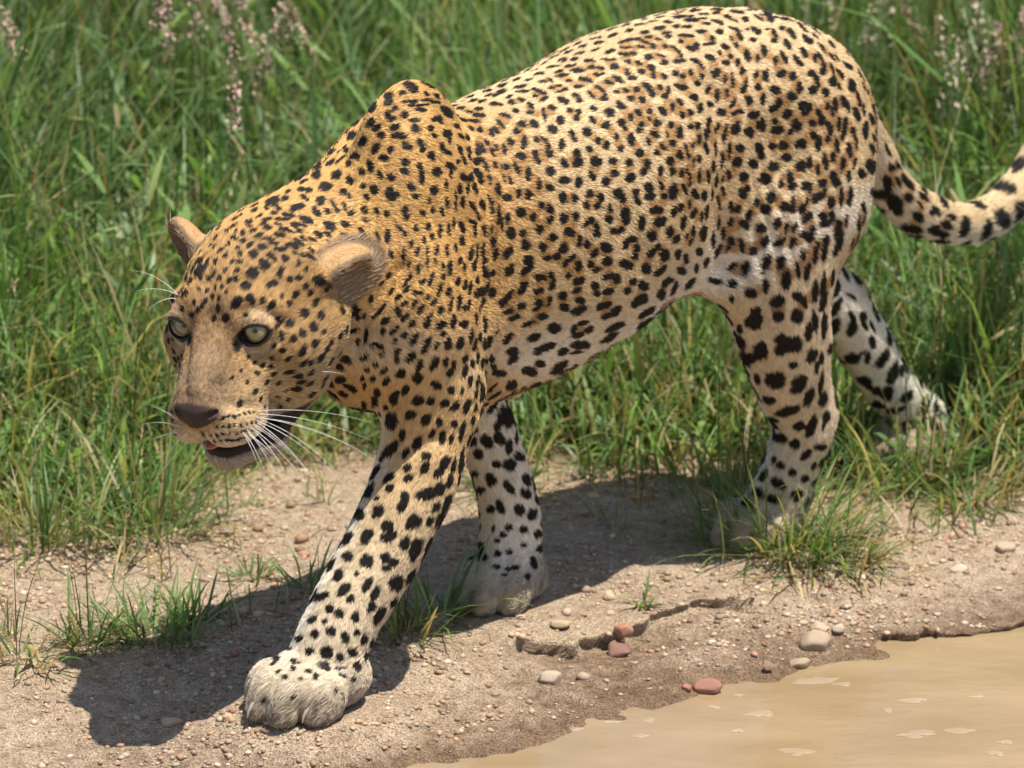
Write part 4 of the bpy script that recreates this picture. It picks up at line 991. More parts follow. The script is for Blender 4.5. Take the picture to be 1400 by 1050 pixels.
def coat(P, N):
    """coat colour and how black it is, at surface points in the body frame"""
    cells = Cells(P, .012)
    wob = vnoise(P, 150) * .22 + vnoise(P, 420) * .16
    black = np.zeros(len(P)); fill = np.zeros(len(P))
    for c, t, b, n, a, w, s in blobs:
        q = cells.near(c, a * 1.6)
        if not len(q): continue
        v = P[q] - c
        d = np.sqrt((v @ t / a) ** 2 + (v @ b / w) ** 2 + (v @ n / max(3.0 * a, .02)) ** 2) + wob[q]
        black[q] = np.maximum(black[q], smoothstep(1.18, .86, d))
    for c, n, r, t, b, el in fills:
        q = cells.near(c, r * max(el, 1 / el) * 1.25)
        if not len(q): continue
        v = P[q] - c
        d = np.sqrt((v @ t / (r * el)) ** 2 + (v @ b / (r / el)) ** 2 + (v @ n / max(3 * r, .02)) ** 2) + wob[q] * .6
        fill[q] = np.maximum(fill[q], smoothstep(1.15, .7, d))
    x, y, z = P.T
    hw, lw, tw = head_w(P), leg_w(P), tail_w(P)
    top = np.interp(x, PROF[:, 0], PROF[:, 1]); bot = np.interp(x, PROF[:, 0], PROF[:, 2])
    v = np.clip((z - bot) / (top - bot), 0, 1)
    big = vnoise(P, 9) * .12
    gold = smoothstep(-.17, .05, x) * smoothstep(.0, .55, v) + big
    gold = np.clip(gold + .12 * smoothstep(.3, .9, v), 0, 1)
    col = PALE + (TAN - PALE) * smoothstep(.05, .45, v + big)[:, None]
    col = col + (GOLD - col) * gold[:, None]
    white = smoothstep(.36, .05, v + big * .6) * (x < .02) * (1 - lw)
    col = col + (WHITE - col) * (white * .8)[:, None]
    # limbs: outside tan, inside and lower parts paler
    side = np.where(y > 0, 1.0, -1.0)
    inner = smoothstep(.1, -.6, N[:, 1] * side)
    lc = PALE + (TAN - PALE) * (smoothstep(.02, .30, z) * np.where(x > -.35, 1.0, .35))[:, None]
    lc = lc + (GOLD - lc) * (smoothstep(.16, .36, z) * (x > -.35) * .55)[:, None]
    lc = lc + (WHITE - lc) * (inner * .75)[:, None]
    lc = lc + (np.array([.44, .355, .25]) - lc) * (smoothstep(.080, .035, z + .012 * vnoise(P, 60)) * .85)[:, None]
    lc = lc * (1 - .45 * smoothstep(.045, .02, z) * smoothstep(-.05, .5, vnoise(P * [1, 1, .4], 150)))[:, None]
    col = col + (lc - col) * lw[:, None]
    tc = TAN + (PALE - TAN) * smoothstep(.5, -.3, N[:, 2])[:, None]; tc = tc + (WHITE - tc) * smoothstep(-.3, -.9, N[:, 2])[:, None]
    col = col + (tc - col) * tw[:, None]
    # far inside of the hind legs
    # head
    Q = to_head(P); qx, qy, qz = Q[:, 0], np.abs(Q[:, 1]), Q[:, 2]
    hc = np.repeat(np.array([[.42, .245, .092]]), len(P), 0)
    def put(c, m): 
        nonlocal hc
        hc = hc + (np.asarray(c) - hc) * np.clip(m, 0, 1)[:, None]
    put(TAN * .86, smoothstep(.01, -.06, qz) * .8)
    bridge = smoothstep(.030, .018, qy) * smoothstep(.045, .075, qx) * smoothstep(-.06, -.03, qz)
    put(np.array([.235, .140, .070])[None] * (1 + .35 * vnoise(P, 420) + .2 * vnoise(P, 150))[:, None], bridge * .85)
    put((.29, .195, .115), smoothstep(.04, .02, qy) * smoothstep(.085, .11, qx) * smoothstep(-.06, -.03, qz) * .6)
    put(PALE * .95, smoothstep(-.055, -.075, qz) * smoothstep(.03, .07, qx))
    put((.42, .34, .26), smoothstep(-.100, -.108, qz) * .9)
    hc = hc * (1 + .16 * vnoise(P * [1, 1, .6], 520) + .14 * vnoise(P, 240) + .10 * vnoise(P, 90))[:, None]
    ed = np.linalg.norm(np.stack([qx, qy, qz], 1) - EYE, axis=1)
    QM = np.stack([qx, qy, qz], 1)
    al = almond(QM); ex, es, eu = eye_local(QM)
    put(PALE * 1.05, smoothstep(.030, .021, ed) * smoothstep(.002, .010, np.abs(eu + .002)) * np.where(eu > 0, .30, .55))
    put((.17, .10, .05), smoothstep(.0095, .003, al) * (ed < .036) * .55)
    put(BLACK, smoothstep(.0036, .0018, al) * (ed < .03))
    inn = np.stack([qx, qy, qz], 1) - (EYE + EYE_FWD * .012 - EYE_SIDE * .0190 - EYE_UP * .0095)
    put(BLACK, smoothstep(1.2, .7, np.linalg.norm(inn / np.array([.012, .0042, .0105]), axis=1)))
    out = np.stack([qx, qy, qz], 1) - (EYE + EYE_SIDE * .024 + EYE_UP * .004)
    put(BLACK, smoothstep(1.2, .7, np.linalg.norm(out / np.array([.012, .010, .0035]), axis=1)) * .9)
    hb = black.copy()
    # nose leather, black lips, mouth gap with its shadow painted into the black
    nose = smoothstep(1.12, .95, np.linalg.norm((QM - np.array([.138, 0, -.0405])) / np.array([.018, .0262, .0145]), axis=1) + .25 * np.maximum(0, -(qz + .040) / .012) * qy / .016)
    nose = np.maximum(nose, smoothstep(.0032, .0018, qy) * (qx > .11) * (qz < -.04) * (qz > -.082))
    mq = np.abs(qz + .0955) - .0015 * vnoise(P, 220)
    mouth = smoothstep(.0150, .0115, mq) * smoothstep(.004, .018, qx) * smoothstep(-.082, -.0855, qz)
    mouth = np.maximum(mouth, smoothstep(.012, .009, np.abs(qz + .093)) * smoothstep(.0, .012, qx) * smoothstep(.040, .046, qy) * smoothstep(.06, .05, qx) * .9)
    hc = hc * (1 - hb[:, None]) + BLACK * hb[:, None]
    put((.048, .030, .025), nose)
    put((.016, .011, .010), mouth)
    # ears
    ear_in = np.zeros(len(P)); ear_out = np.zeros(len(P))
    for e in EARS:
        q = (Q - e['b']) @ e['rot']
        m = smoothstep(1.25, 1.0, np.linalg.norm((q - [.030, 0, 0]) / np.array([.046, .04, .03]), axis=1)) * smoothstep(.004, .014, q[:, 0])
        nn = ((N @ HR) @ e['rot'])[:, 2]
        ear_in = np.maximum(ear_in, m * smoothstep(-.1, .35, nn)); ear_out = np.maximum(ear_out, m)
    hc2 = hc.copy()
    hc2 = hc2 + (np.array([.42, .25, .11]) - hc2) * ear_out[:, None]
    hc2 = hc2 + (np.array([.20, .13, .075]) - hc2) * ear_in[:, None]
    hw2 = np.maximum(hw, ear_out)
    body = col + (FILL + (col - FILL) * .15 - col) * (fill * (1 - black))[:, None]
    body = body * (1 - black[:, None]) + BLACK * black[:, None]
    col = body + (hc2 - body) * hw2[:, None]
    bare = np.clip(np.maximum(np.maximum(nose, mouth), (al < .0045) * (ed < .03)) * (hw > .3), 0, 1)
    return np.clip(col, 0, 1), np.maximum(black, mouth * hw), bare, ear_in

# smooth vertex normals
fnrm = np.cross(LV[LF[:, 2]] - LV[LF[:, 0]], LV[LF[:, 3]] - LV[LF[:, 1]])
LN = np.zeros_like(LV)
for i in range(4): np.add.at(LN, LF[:, i], fnrm)
LN = unit(LN)
LCOL, LBLK, LBARE, LEAR = coat(LV, LN)

leopard = empty("leopard")
leopard.matrix_world = Matrix(BODY_M.tolist())
tag(leopard, "spotted golden leopard striding on all fours along the edge of a dirt track", "leopard")

nm = Nodes("leopard_skin")
at_ = nm.new('ShaderNodeVertexColor'); at_.layer_name = 'coat'
pb = nm.principled(Roughness=.62)
pb.inputs['Specular IOR Level'].default_value = .25
nz = nm.noise(900, 2)
nm.link(at_.outputs['Color'], pb.inputs['Base Color'])
nm.link(nm.bump(nz.outputs['Fac'], .25, .0015).outputs['Normal'], pb.inputs['Normal'])
leo_body = mesh_obj("body", LV, LF, nm.m, leopard)
set_color(leo_body.data, 'coat', LCOL)

# ------------------------------------------------------------------ leopard: fur
NF = 520000
area = np.linalg.norm(fnrm, axis=1)
cen = LV[LF].mean(1)
wgt = area * lerp(.45, 1.0, smoothstep(-.55, -.1, (LN[LF[:, 0]] @ unit(np.array([.69, .66, .35])))))
wgt = wgt * (1 + 1.2 * head_w(cen))
pick = np.searchsorted(np.cumsum(wgt) / wgt.sum(), rng.random(NF))
uv = rng.random((NF, 2))
A_, B_, C_, D_ = (LV[LF[pick, i]] for i in range(4))
u, v = uv[:, :1], uv[:, 1:]
RP = (A_ * (1 - u) + B_ * u) * (1 - v) + (D_ * (1 - u) + C_ * u) * v
RN = unit(np.stack([LN[LF[pick, i]] for i in range(4)]).mean(0))
FEAR = np.zeros(NF)
for e in EARS:
    q = (to_head(RP) - e['b']) @ e['rot']; nn = ((RN @ HR) @ e['rot'])[:, 2]
    FEAR = np.maximum(FEAR, smoothstep(1.25, 1.0, np.linalg.norm((q - [.030, 0, 0]) / np.array([.046, .04, .03]), axis=1)) * smoothstep(.004, .014, q[:, 0]) * smoothstep(-.1, .35, nn))
hw, lw, tw = head_w(RP), leg_w(RP), tail_w(RP)
Q = to_head(RP)
dirs = np.repeat(np.array([[-1.0, 0, -.38]]), NF, 0)
dirs = dirs + np.outer(smoothstep(.25, 0.0, np.clip((RP[:, 2] - .30) / .3, 0, 1)) * (1 - lw), [0, 0, -.6])
# limbs
front = RP[:, 0] > -.35
ld = np.where(front[:, None], np.where((RP[:, 1] > 0)[:, None], [[.50, 0, -.85]], [[-.3, 0, -.95]]), np.where((RP[:, 1] > .0)[:, None], [[-.30, 0, -.95]], [[-.6, 0, -.8]]))
ld = np.where((RP[:, 2] < .07)[:, None], [[.9, 0, -.45]], ld)
dirs = lerp(dirs, ld, lw[:, None])
# tail: along it
tt = np.gradient(TAIL, axis=0)
seg = np.clip(np.searchsorted(-TAIL[:, 0], -RP[:, 0]), 0, len(TAIL) - 1)
dirs = lerp(dirs, unit(tt)[seg], tw[:, None])
# head: away from the nose
hd = np.stack([-np.ones(NF), np.sign(Q[:, 1]) * .45 * smoothstep(.0, .03, np.abs(Q[:, 1])), .25 + 2.2 * (Q[:, 2] + .035)], 1)
hd[:, 2] = np.where(Q[:, 2] < -.045, -.35, hd[:, 2])
dirs = lerp(dirs, unit(hd) @ HR.T, hw[:, None])
for e in EARS:
    q = (Q - e['b']) @ e['rot']
    m = smoothstep(1.3, 1.0, np.linalg.norm((q - [.030, 0, 0]) / np.array([.048, .042, .032]), axis=1)) * (q[:, 0] > .006)
    dirs = lerp(dirs, np.repeat((e['rot'][:, 0] @ HR.T)[None], NF, 0), m[:, None])
swirl = np.stack([vnoise(RP + k_, 55) for k_ in (0, 7.3, 13.1)], 1)
clump = np.stack([vnoise(RP + k_, 170) for k_ in (3, 9.3, 17.1)], 1)
dirs = unit(dirs) + swirl * .22 + clump * .30 + rng.normal(0, .13, (NF, 3))
dirs = unit(dirs - RN * (dirs * RN).sum(1, keepdims=True))
length = np.full(NF, .0062)
botr = np.interp(RP[:, 0], PROF[:, 0], PROF[:, 2])
length = length + .006 * smoothstep(.07, .0, RP[:, 2] - botr) * (1 - lw) * (1 - tw) * (1 - hw)
length = lerp(length, .0064, lw)
length = lerp(length, .0095, tw)
muz = smoothstep(.05, .085, Q[:, 0])
length = lerp(length, lerp(.0074, .0044, muz), hw)
length = length + .004 * lw * smoothstep(.06, .03, RP[:, 2])
length = length + .006 * hw * smoothstep(-.098, -.112, Q[:, 2])
earm = np.zeros(NF)
for e in EARS:
    q = (Q - e['b']) @ e['rot']; earm = np.maximum(earm, smoothstep(1.3, 1.0, np.linalg.norm((q - [.030, 0, 0]) / np.array([.048, .042, .032]), axis=1)) * (q[:, 0] > .006))
length = lerp(length, .0024, earm)
longh = (FEAR > .8) & (rng.random(NF) < .06)
length = length + .010 * longh
FC, FB, FBARE, _e = coat(RP + dirs * (length * .5)[:, None], RN)
FC = np.where(longh[:, None], [[.46, .35, .22]], FC)
length = length * rng.uniform(.65, 1.2, NF)
lift = rad(17) + rng.normal(0, .10, NF) + clump[:, 0] * .10 + .08 * FEAR
S = np.array([0, .36, .70, 1.0])
pos = np.empty((NF, 4, 3), np.float32)
for k_, t in enumerate(S):
    up = np.sin(lift) * (t - .42 * t * t)
    pos[:, k_] = RP + length[:, None] * (dirs * (np.cos(lift) * t)[:, None] + RN * up[:, None])
pos[:, :, 2] = np.maximum(pos[:, :, 2], .0015)
FC = FC * lerp(rng.uniform(.72, 1.24, NF), rng.uniform(.60, 1.32, NF), hw)[:, None] * (1 + .10 * vnoise(RP, 30) + .16 * clump[:, 1])[:, None]
keep = FBARE < .4
RP, RN, FC, FB, pos, hw = RP[keep], RN[keep], FC[keep], FB[keep], pos[keep], hw[keep]; NF = len(RP)
hc_ = bpy.data.hair_curves.new("fur")
hc_.add_curves([4] * NF)
hc_.attributes['position'].data.foreach_set('vector', pos.ravel())
ra = hc_.attributes.get('radius') or hc_.attributes.new('radius', 'FLOAT', 'POINT')
rad_root = np.where(FB > .5, .00030, .00026) * lerp(1.0, .75, hw)
rr = (rad_root[:, None] * np.array([1.0, .95, .7, .2])).astype(np.float32)
ra.data.foreach_set('value', rr.ravel())
WN = (RN @ BM3.T).astype(np.float32)
na = hc_.attributes.new('rnorm', 'FLOAT_VECTOR', 'CURVE'); na.data.foreach_set('vector', WN.ravel())
ca = hc_.attributes.new('fcol', 'FLOAT_COLOR', 'CURVE')
c4 = np.ones((NF, 4), np.float32); c4[:, :3] = np.clip(FC, 0, 1)
ca.data.foreach_set('color', c4.ravel())
fm = Nodes("leopard_fur")
fa = fm.new('ShaderNodeAttribute'); fa.attribute_name = 'fcol'
fp_ = fm.principled(Roughness=.55)
fp_.inputs['Specular IOR Level'].default_value = .18
fm.link(fa.outputs['Color'], fp_.inputs['Base Color'])
fnn = fm.new('ShaderNodeAttribute'); fnn.attribute_name = 'rnorm'
fgeo = fm.new('ShaderNodeNewGeometry')
fmix = fm.new('ShaderNodeMix'); fmix.data_type = 'VECTOR'; fmix.inputs[0].default_value = .45
fm.link(fgeo.outputs['Normal'], fmix.inputs[4]); fm.link(fnn.outputs['Vector'], fmix.inputs[5])
fnz = fm.new('ShaderNodeVectorMath', operation='NORMALIZE'); fm.link(fmix.outputs[1], fnz.inputs[0])
fm.link(fnz.outputs[0], fp_.inputs['Normal'])
hc_.materials.append(fm.m)
fur = link(bpy.data.objects.new("fur", hc_), leopard)
fur['kind'] = 'stuff'
# ------------------------------------------------------------------ leopard: eyes, whiskers, claws
to_cam_h = unit(((CAM - BODY_ORIGIN) @ BM3 - HO) @ HR)
GAZE = unit(to_cam_h * .72 + np.array([1.0, 0, -.05]) * .28)
def eye_mat(name, col, rough=.06):
    n = Nodes(name); p = n.principled(Roughness=rough, Base_Color=(*col, 1)); p.inputs['Coat Weight'].default_value = .6
    p.inputs['Coat Roughness'].default_value = .03
    return n, p
ball_n, _ = eye_mat("eyeball_dark", (.03, .02, .012))
iris_n, iris_p = eye_mat("iris_pale", (.4, .4, .25))
tc = iris_n.new('ShaderNodeTexCoord'); sx = iris_n.new('ShaderNodeSeparateXYZ'); iris_n.link(tc.outputs['Object'], sx.inputs[0])
ln = iris_n.new('ShaderNodeVectorMath', operation='LENGTH'); cx = iris_n.new('ShaderNodeCombineXYZ')
iris_n.link(sx.outputs['X'], cx.inputs['X']); iris_n.link(sx.outputs['Y'], cx.inputs['Y']); iris_n.link(cx.outputs[0], ln.inputs[0])
mr = iris_n.new('ShaderNodeMapRange'); mr.inputs['From Max'].default_value = EYER * HS * .635; iris_n.link(ln.outputs['Value'], mr.inputs['Value'])
rp = iris_n.ramp(mr.outputs[0], [(0, (.12, .10, .045)), (.28, (.19, .16, .08)), (.62, (.265, .235, .13)), (.86, (.19, .17, .09)), (1.0, (.02, .018, .01))])
nz = iris_n.noise(420, 3, .6, tc.outputs['Object'])
iris_n.link(iris_n.mix(.35, rp.outputs['Color'], nz.outputs['Color'], 'OVERLAY'), iris_p.inputs['Base Color'])
pup_n, _ = eye_mat("pupil_black", (.004, .004, .004), .03)
lid_n = Nodes("eyelid_rim"); lid_n.principled(Base_Color=(.010, .008, .007, 1), Roughness=.35)

def sphere_cap(r, ang0, ang1, nu=40, nv=14):
    """part of a sphere about +z between two polar angles"""
    V = []; F = []
    for j in range(nv + 1):
        a = lerp(ang0, ang1, j / nv)
        for i in range(nu):
            p = 2 * math.pi * i / nu; V.append((r * math.sin(a) * math.cos(p), r * math.sin(a) * math.sin(p), r * math.cos(a)))
    for j in range(nv):
        for i in range(nu):
            k = (i + 1) % nu; F.append((j * nu + i, j * nu + k, (j + 1) * nu + k, (j + 1) * nu + i)[::-1])
    return np.array(V), F

def tube(pts, radii, seg=6, closed=False):
    pts = np.asarray(pts, float); n = len(pts); radii = np.broadcast_to(radii, n)
    tg = np.roll(pts, -1, 0) - np.roll(pts, 1, 0) if closed else np.gradient(pts, axis=0)
    tg = unit(tg); ref = np.array([.31, .2, .93]); V = []; F = []
    for i in range(n):
        a = unit(np.cross(tg[i], ref)); b = np.cross(tg[i], a)
        for k in range(seg):
            th = 2 * math.pi * k / seg; V.append(pts[i] + radii[i] * (a * math.cos(th) + b * math.sin(th)))
    for i in range(n if closed else n - 1):
        j = (i + 1) % n
        for k in range(seg):
            l = (k + 1) % seg; F.append((i * seg + k, i * seg + l, j * seg + l, j * seg + k))
    return np.array(V), F

for sgn in (1, -1):
    mirror = np.array([1, sgn, 1])
    c = from_head(EYE * mirror)
    g = HR @ GAZE
    eye = mesh_obj("eye", *sphere_cap(EYER * HS, 1e-4, math.pi - 1e-4, 40, 24), ball_n.m, leopard)
    eye.location = c; eye.rotation_mode = 'QUATERNION'; eye.rotation_quaternion = Vector(g).to_track_quat('Z', 'Y')
    mesh_obj("iris", *sphere_cap(EYER * HS * 1.012, rad(5), rad(38.5)), iris_n.m, eye)
    mesh_obj("pupil", *sphere_cap(EYER * HS * 1.014, 1e-4, rad(8.5), 24, 4), pup_n.m, eye)
    # rim of the lids follows the almond opening on the eyeball
    hw_ = .0162; ss = np.linspace(-1, 1, 26); pts = []
    for up_ in (1, -1):
        for q in (ss if up_ > 0 else ss[::-1][1:-1]):
            s_ = q * hw_; t = max(0, 1 - q * q)
            u_ = .12 * s_ + (.0100 if up_ > 0 else -.0120) * t ** .7; s2 = s_ - .0022
            rr_ = EYER + .0016; xx = math.sqrt(max(1e-9, rr_ ** 2 - s2 ** 2 - u_ ** 2))
            pts.append((EYE + EYE_FWD * xx + EYE_SIDE * s2 + EYE_UP * u_) * mirror)
    mesh_obj("eyelid_rim", *tube(from_head(pts), .0012 * HS, 8, True), lid_n.m, leopard)

# tongue tip and lower gum seen in the open mouth
tn = Nodes("tongue_pink"); tn.principled(Base_Color=(.55, .20, .17, 1), Roughness=.35)
bm_ = bmesh.new(); bmesh.ops.create_uvsphere(bm_, u_segments=24, v_segments=12, radius=1.0)
tv = np.array([v.co for v in bm_.verts]); tf = [[v.index for v in f.verts] for f in bm_.faces]; bm_.free()
mesh_obj("tongue", from_head(tv * np.array([.034, .0125, .0034]) + np.array([.079, -.006, -.0925])), tf, tn.m, leopard)

# whiskers
wn_ = Nodes("whisker_white"); wn_.principled(Base_Color=(.88, .84, .76, 1), Roughness=.35)
wr = np.random.default_rng(21)
def whisker(px, py, ex, ey, droop, rootr=.00032, side=1, depth=0.0):
    """root at a photo pixel on the muzzle, tip at (ex, ey) a given distance nearer the viewer"""
    p, ok_ = ray_to_body([px], [py]); p = p[0]
    v = unit(CAM_D * FPX + CAM_R * (ex - 700) - CAM_U * (ey - 525)) @ BM3
    o = (CAM - BODY_ORIGIN) @ BM3
    t = (p - o) @ (CAM_D @ BM3) / (v @ (CAM_D @ BM3)) - depth
    e = o + v * t
    k = np.linspace(0, 1, 12)[:, None]
    m = (p + e) / 2 + np.array([0, 0, droop])
    pts = (1 - k) ** 2 * p + 2 * k * (1 - k) * m + k ** 2 * e
    mesh_obj("whisker", *tube(pts, rootr * (1 - .82 * k[:, 0]), 5), wn_.m, leopard)
W = [(352, 562, 506, 577, .012), (354, 566, 512, 604, .014), (354, 571, 516, 632, .020), (350, 575, 470, 662, .018), (352, 578, 438, 668, .016), (346, 580, 424, 650, .014),
     (342, 584, 412, 652, .010), (345, 588, 396, 656, .012), (338, 590, 376, 648, .010), (334, 592, 360, 640, .008), (330, 588, 352, 634, .006), (350, 570, 492, 615, .01),
     (348, 584, 402, 628, .008), (340, 594, 384, 634, .006), (336, 586, 366, 622, .004), (356, 574, 456, 640, .014)]
for q in W: whisker(*q, depth=wr.uniform(.03, .07))
for q in ((252, 590, 205, 602, .004), (250, 585, 196, 580, .008), (256, 592, 220, 625, .0), (250, 580, 208, 556, .006)): whisker(*q, depth=-.02)
for q in ((243, 402, 182, 370, .012), (246, 404, 186, 398, .010), (242, 408, 204, 422, .008), (438, 508, 472, 512, .002)): whisker(*q, rootr=.0003, depth=.01)

# claws of the near fore paw
cn = Nodes("claw_horn"); cn.principled(Base_Color=(.30, .25, .19, 1), Roughness=.4)
def claw(pc, yaw, ln, wd, ht, ty, tx):
    c = np.array([pc[0], pc[1], 0.]); fx_ = np.array([math.cos(yaw), math.sin(yaw), 0]); fy_ = np.array([-math.sin(yaw), math.cos(yaw), 0])
    p0 = c + fx_ * ((tx + .14) * ln) + fy_ * (ty * wd) + np.array([0, 0, ht * .34])
    pts = [p0, p0 + fx_ * .010 + np.array([0, 0, .001]), p0 + fx_ * .017 + np.array([0, 0, -.006]), p0 + fx_ * .020 + np.array([0, 0, -.014])]
    mesh_obj("claw", *tube(pts, np.array([.0034, .003, .002, .0005]), 6), cn.m, leopard)
for pc, yaw, ln, wd, ht in PAWS[:1]:
    for ty, tx in ((-.37, .20), (-.135, .40), (.37, .20)): claw(pc, yaw, ln, wd, ht, ty, tx)
# ------------------------------------------------------------------ grass
gr = np.random.default_rng(11)
grass_m = Nodes("grass_blade")
ga = grass_m.new('ShaderNodeVertexColor'); ga.layer_name = 'tint'
gpb = grass_m.new('ShaderNodeBsdfPrincipled'); gpb.inputs['Roughness'].default_value = .42; gpb.inputs['Specular IOR Level'].default_value = .35
gtr = grass_m.new('ShaderNodeBsdfTranslucent'); gmx = grass_m.new('ShaderNodeMixShader'); gmx.inputs[0].default_value = .45
grass_m.link(ga.outputs['Color'], gpb.inputs['Base Color'])
tr_c = grass_m.mix(1.0, ga.outputs['Color'], (1.25, 1.25, .65), 'MULTIPLY'); grass_m.link(tr_c, gtr.inputs['Color'])
grass_m.link(gpb.outputs[0], gmx.inputs[1]); grass_m.link(gtr.outputs[0], gmx.inputs[2]); grass_m.link(gmx.outputs[0], grass_m.out.inputs['Surface'])

GREENS = np.array([(.105, .165, .045), (.130, .200, .055), (.170, .240, .075), (.110, .165, .070), (.200, .255, .100), (.140, .200, .090), (.085, .130, .040), (.230, .250, .100)])
STRAW = np.array([(.42, .33, .16), (.50, .41, .22), (.33, .24, .11), (.28, .22, .10)])
def blades(root, length, width, azim, lean, curl, col, nseg=5, twist=None):
    """many blades at once: curved tapering ribbons with a fold along the middle left out"""
    n = len(root); t = np.linspace(0, 1, nseg + 1)
    ang = lean[:, None] + curl[:, None] * t[None, :] ** 1.4            # angle from vertical along the blade
    ds = length[:, None] / nseg
    mid = (ang[:, 1:] + ang[:, :-1]) / 2
    hx = np.concatenate([np.zeros((n, 1)), np.cumsum(np.sin(mid) * ds, 1)], 1); hz = np.concatenate([np.zeros((n, 1)), np.cumsum(np.cos(mid) * ds, 1)], 1)
    dirx, diry = np.cos(azim), np.sin(azim)
    C = np.stack([root[:, None, 0] + hx * dirx[:, None], root[:, None, 1] + hx * diry[:, None], root[:, None, 2] + hz], 2)
    w = width[:, None] * np.interp(t, [0, .12, .5, .85, 1], [.55, .9, 1, .55, .06])[None] * .5
    sa = azim + math.pi / 2 + (gr.normal(0, .5, n) if twist is None else twist)
    side = np.stack([np.cos(sa), np.sin(sa), np.zeros(n)], 1)
    L = C - side[:, None] * w[..., None]; R = C + side[:, None] * w[..., None]
    V = np.stack([L, R], 2).reshape(n * (nseg + 1) * 2, 3)
    b = (np.arange(n) * (nseg + 1) * 2)[:, None] + (np.arange(nseg) * 2)[None]
    F = np.stack([b, b + 1, b + 3, b + 2], 2).reshape(-1, 4)
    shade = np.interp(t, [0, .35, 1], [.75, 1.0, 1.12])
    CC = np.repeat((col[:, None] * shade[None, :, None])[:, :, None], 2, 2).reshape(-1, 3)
    return V, F, CC

def pick_col(n, dry=.08, bright=1.0):
    c = GREENS[gr.integers(0, len(GREENS), n)] * gr.uniform(.75, 1.4, n)[:, None] * bright * np.array([.90, 1.02, .92])
    d = gr.random(n) < dry
    c[d] = STRAW[gr.integers(0, len(STRAW), d.sum())] * gr.uniform(.8, 1.15, d.sum())[:, None]
    return c
def merge(parts):
    V, F, C = [], [], []; o = 0
    for v, f, c in parts: V.append(v); F.append(f + o); C.append(c); o += len(v)
    return np.concatenate(V), np.concatenate(F), np.concatenate(C)
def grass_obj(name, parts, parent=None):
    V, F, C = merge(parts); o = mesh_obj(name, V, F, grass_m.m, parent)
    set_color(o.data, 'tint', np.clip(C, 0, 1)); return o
def scatter(n, x0, x1, y0, y1):
    x = gr.uniform(x0, x1, n); y = gr.uniform(y0, y1, n); return x, y
def clear_of_animal(x, y):
    """keep stems out of the animal's feet and legs"""
    ok = np.ones(len(x), bool)
    for pxw, pyw, r in PAW_XY: ok &= np.hypot(x - pxw, y - pyw) > r * 1.05
    return ok

meadow = []
# tall grass behind
for n, x0, x1, y0, y1, l0, l1, wd in ((62000, -1.5, 1.6, .75, 4.8, .28, .62, .0048), (9000, -3.5, 3.5, 1.2, 9.0, .40, .75, .009), (5000, -4.5, -1.4, .6, 5, .3, .6, .009), (5000, 1.5, 4.5, 1.0, 5, .3, .6, .009)):
    x, y = scatter(n, x0, x1, y0, y1); e = edge_d(x, y)
    P3 = np.stack([x, y, 0 * x], 1); clump = fbm(P3, 2.6, 3)
    keep = (e > .18 + .12 * vnoise(P3, 4)) & (gr.random(n) < .62 + .5 * clump) & clear_of_animal(x, y)
    x, y, clump, e = x[keep], y[keep], clump[keep], e[keep]; n = len(x)
    root = np.stack([x, y, height(x, y) - .01], 1)
    ln = gr.uniform(l0, l1, n) * (1 + .25 * clump) * lerp(.55, 1.0, smoothstep(.1, .9, e))
    col = pick_col(n, .13) * (1 + .30 * vnoise(np.stack([x, y, 0 * x], 1), 1.7))[:, None]
    meadow.append(blades(root, ln, wd * gr.uniform(.5, 1.35, n), gr.uniform(0, 6.28, n), np.abs(gr.normal(.12, .14, n)), np.abs(gr.normal(.7, .55, n)), col, 4))
# low leafy growth between the stems
n = 26000; x, y = scatter(n, -1.4, 1.5, .55, 3.8); e = edge_d(x, y); keep = (e > .06) & clear_of_animal(x, y); x, y = x[keep], y[keep]; n = len(x)
lift = gr.uniform(.03, .34, n) * smoothstep(.0, .5, e[keep]) * gr.random(n) ** .6
root = np.stack([x, y, height(x, y) + lift], 1)
meadow.append(blades(root, gr.uniform(.04, .11, n), gr.uniform(.006, .013, n), gr.uniform(0, 6.28, n), gr.uniform(.5, 1.4, n), gr.uniform(-.1, .9, n), pick_col(n, .04, 1.15), 3))
# thin arching seed stalks
n = 420; x, y = scatter(n, -1.2, 1.3, .55, 2.6); e = edge_d(x, y); keep = (e > .05) & clear_of_animal(x, y); x, y = x[keep], y[keep]; n = len(x)
sc_ = np.where((gr.random(n) < .5)[:, None], [[.30, .25, .12]], [[.10, .11, .045]]) * gr.uniform(.7, 1.2, n)[:, None]
meadow.append(blades(np.stack([x, y, height(x, y)], 1), gr.uniform(.35, .75, n), gr.uniform(.0014, .0024, n), gr.uniform(0, 6.28, n), np.abs(gr.normal(.2, .2, n)), np.abs(gr.normal(.7, .5, n)), sc_, 7))
tag(grass_obj("meadow_grass", meadow), "tall dense green meadow grass filling the ground behind the animal", "grass", kind="stuff")

# shorter mixed fringe along the verge
fringe = []
n = 30000; x, y = scatter(n, -1.1, 1.3, .30, 1.5); e = edge_d(x, y); P3 = np.stack([x, y, 0 * x], 1)
prob = smoothstep(-.10, .16, e + .09 * fbm(P3, 6, 3)) * smoothstep(1.1, .5, e)
keep = (gr.random(n) < prob * .9) & clear_of_animal(x, y); x, y, e = x[keep], y[keep], e[keep]; n = len(x)
root = np.stack([x, y, height(x, y) - .004], 1)
ln = gr.uniform(.06, .20, n) * lerp(.6, 1.5, smoothstep(-.05, .4, e)) * lerp(.7, 1.2, gr.random(n))
fringe.append(blades(root, ln, gr.uniform(.0018, .0048, n), gr.uniform(0, 6.28, n), np.abs(gr.normal(.25, .3, n)), gr.normal(.7, .6, n), pick_col(n, .40, 1.3), 4))
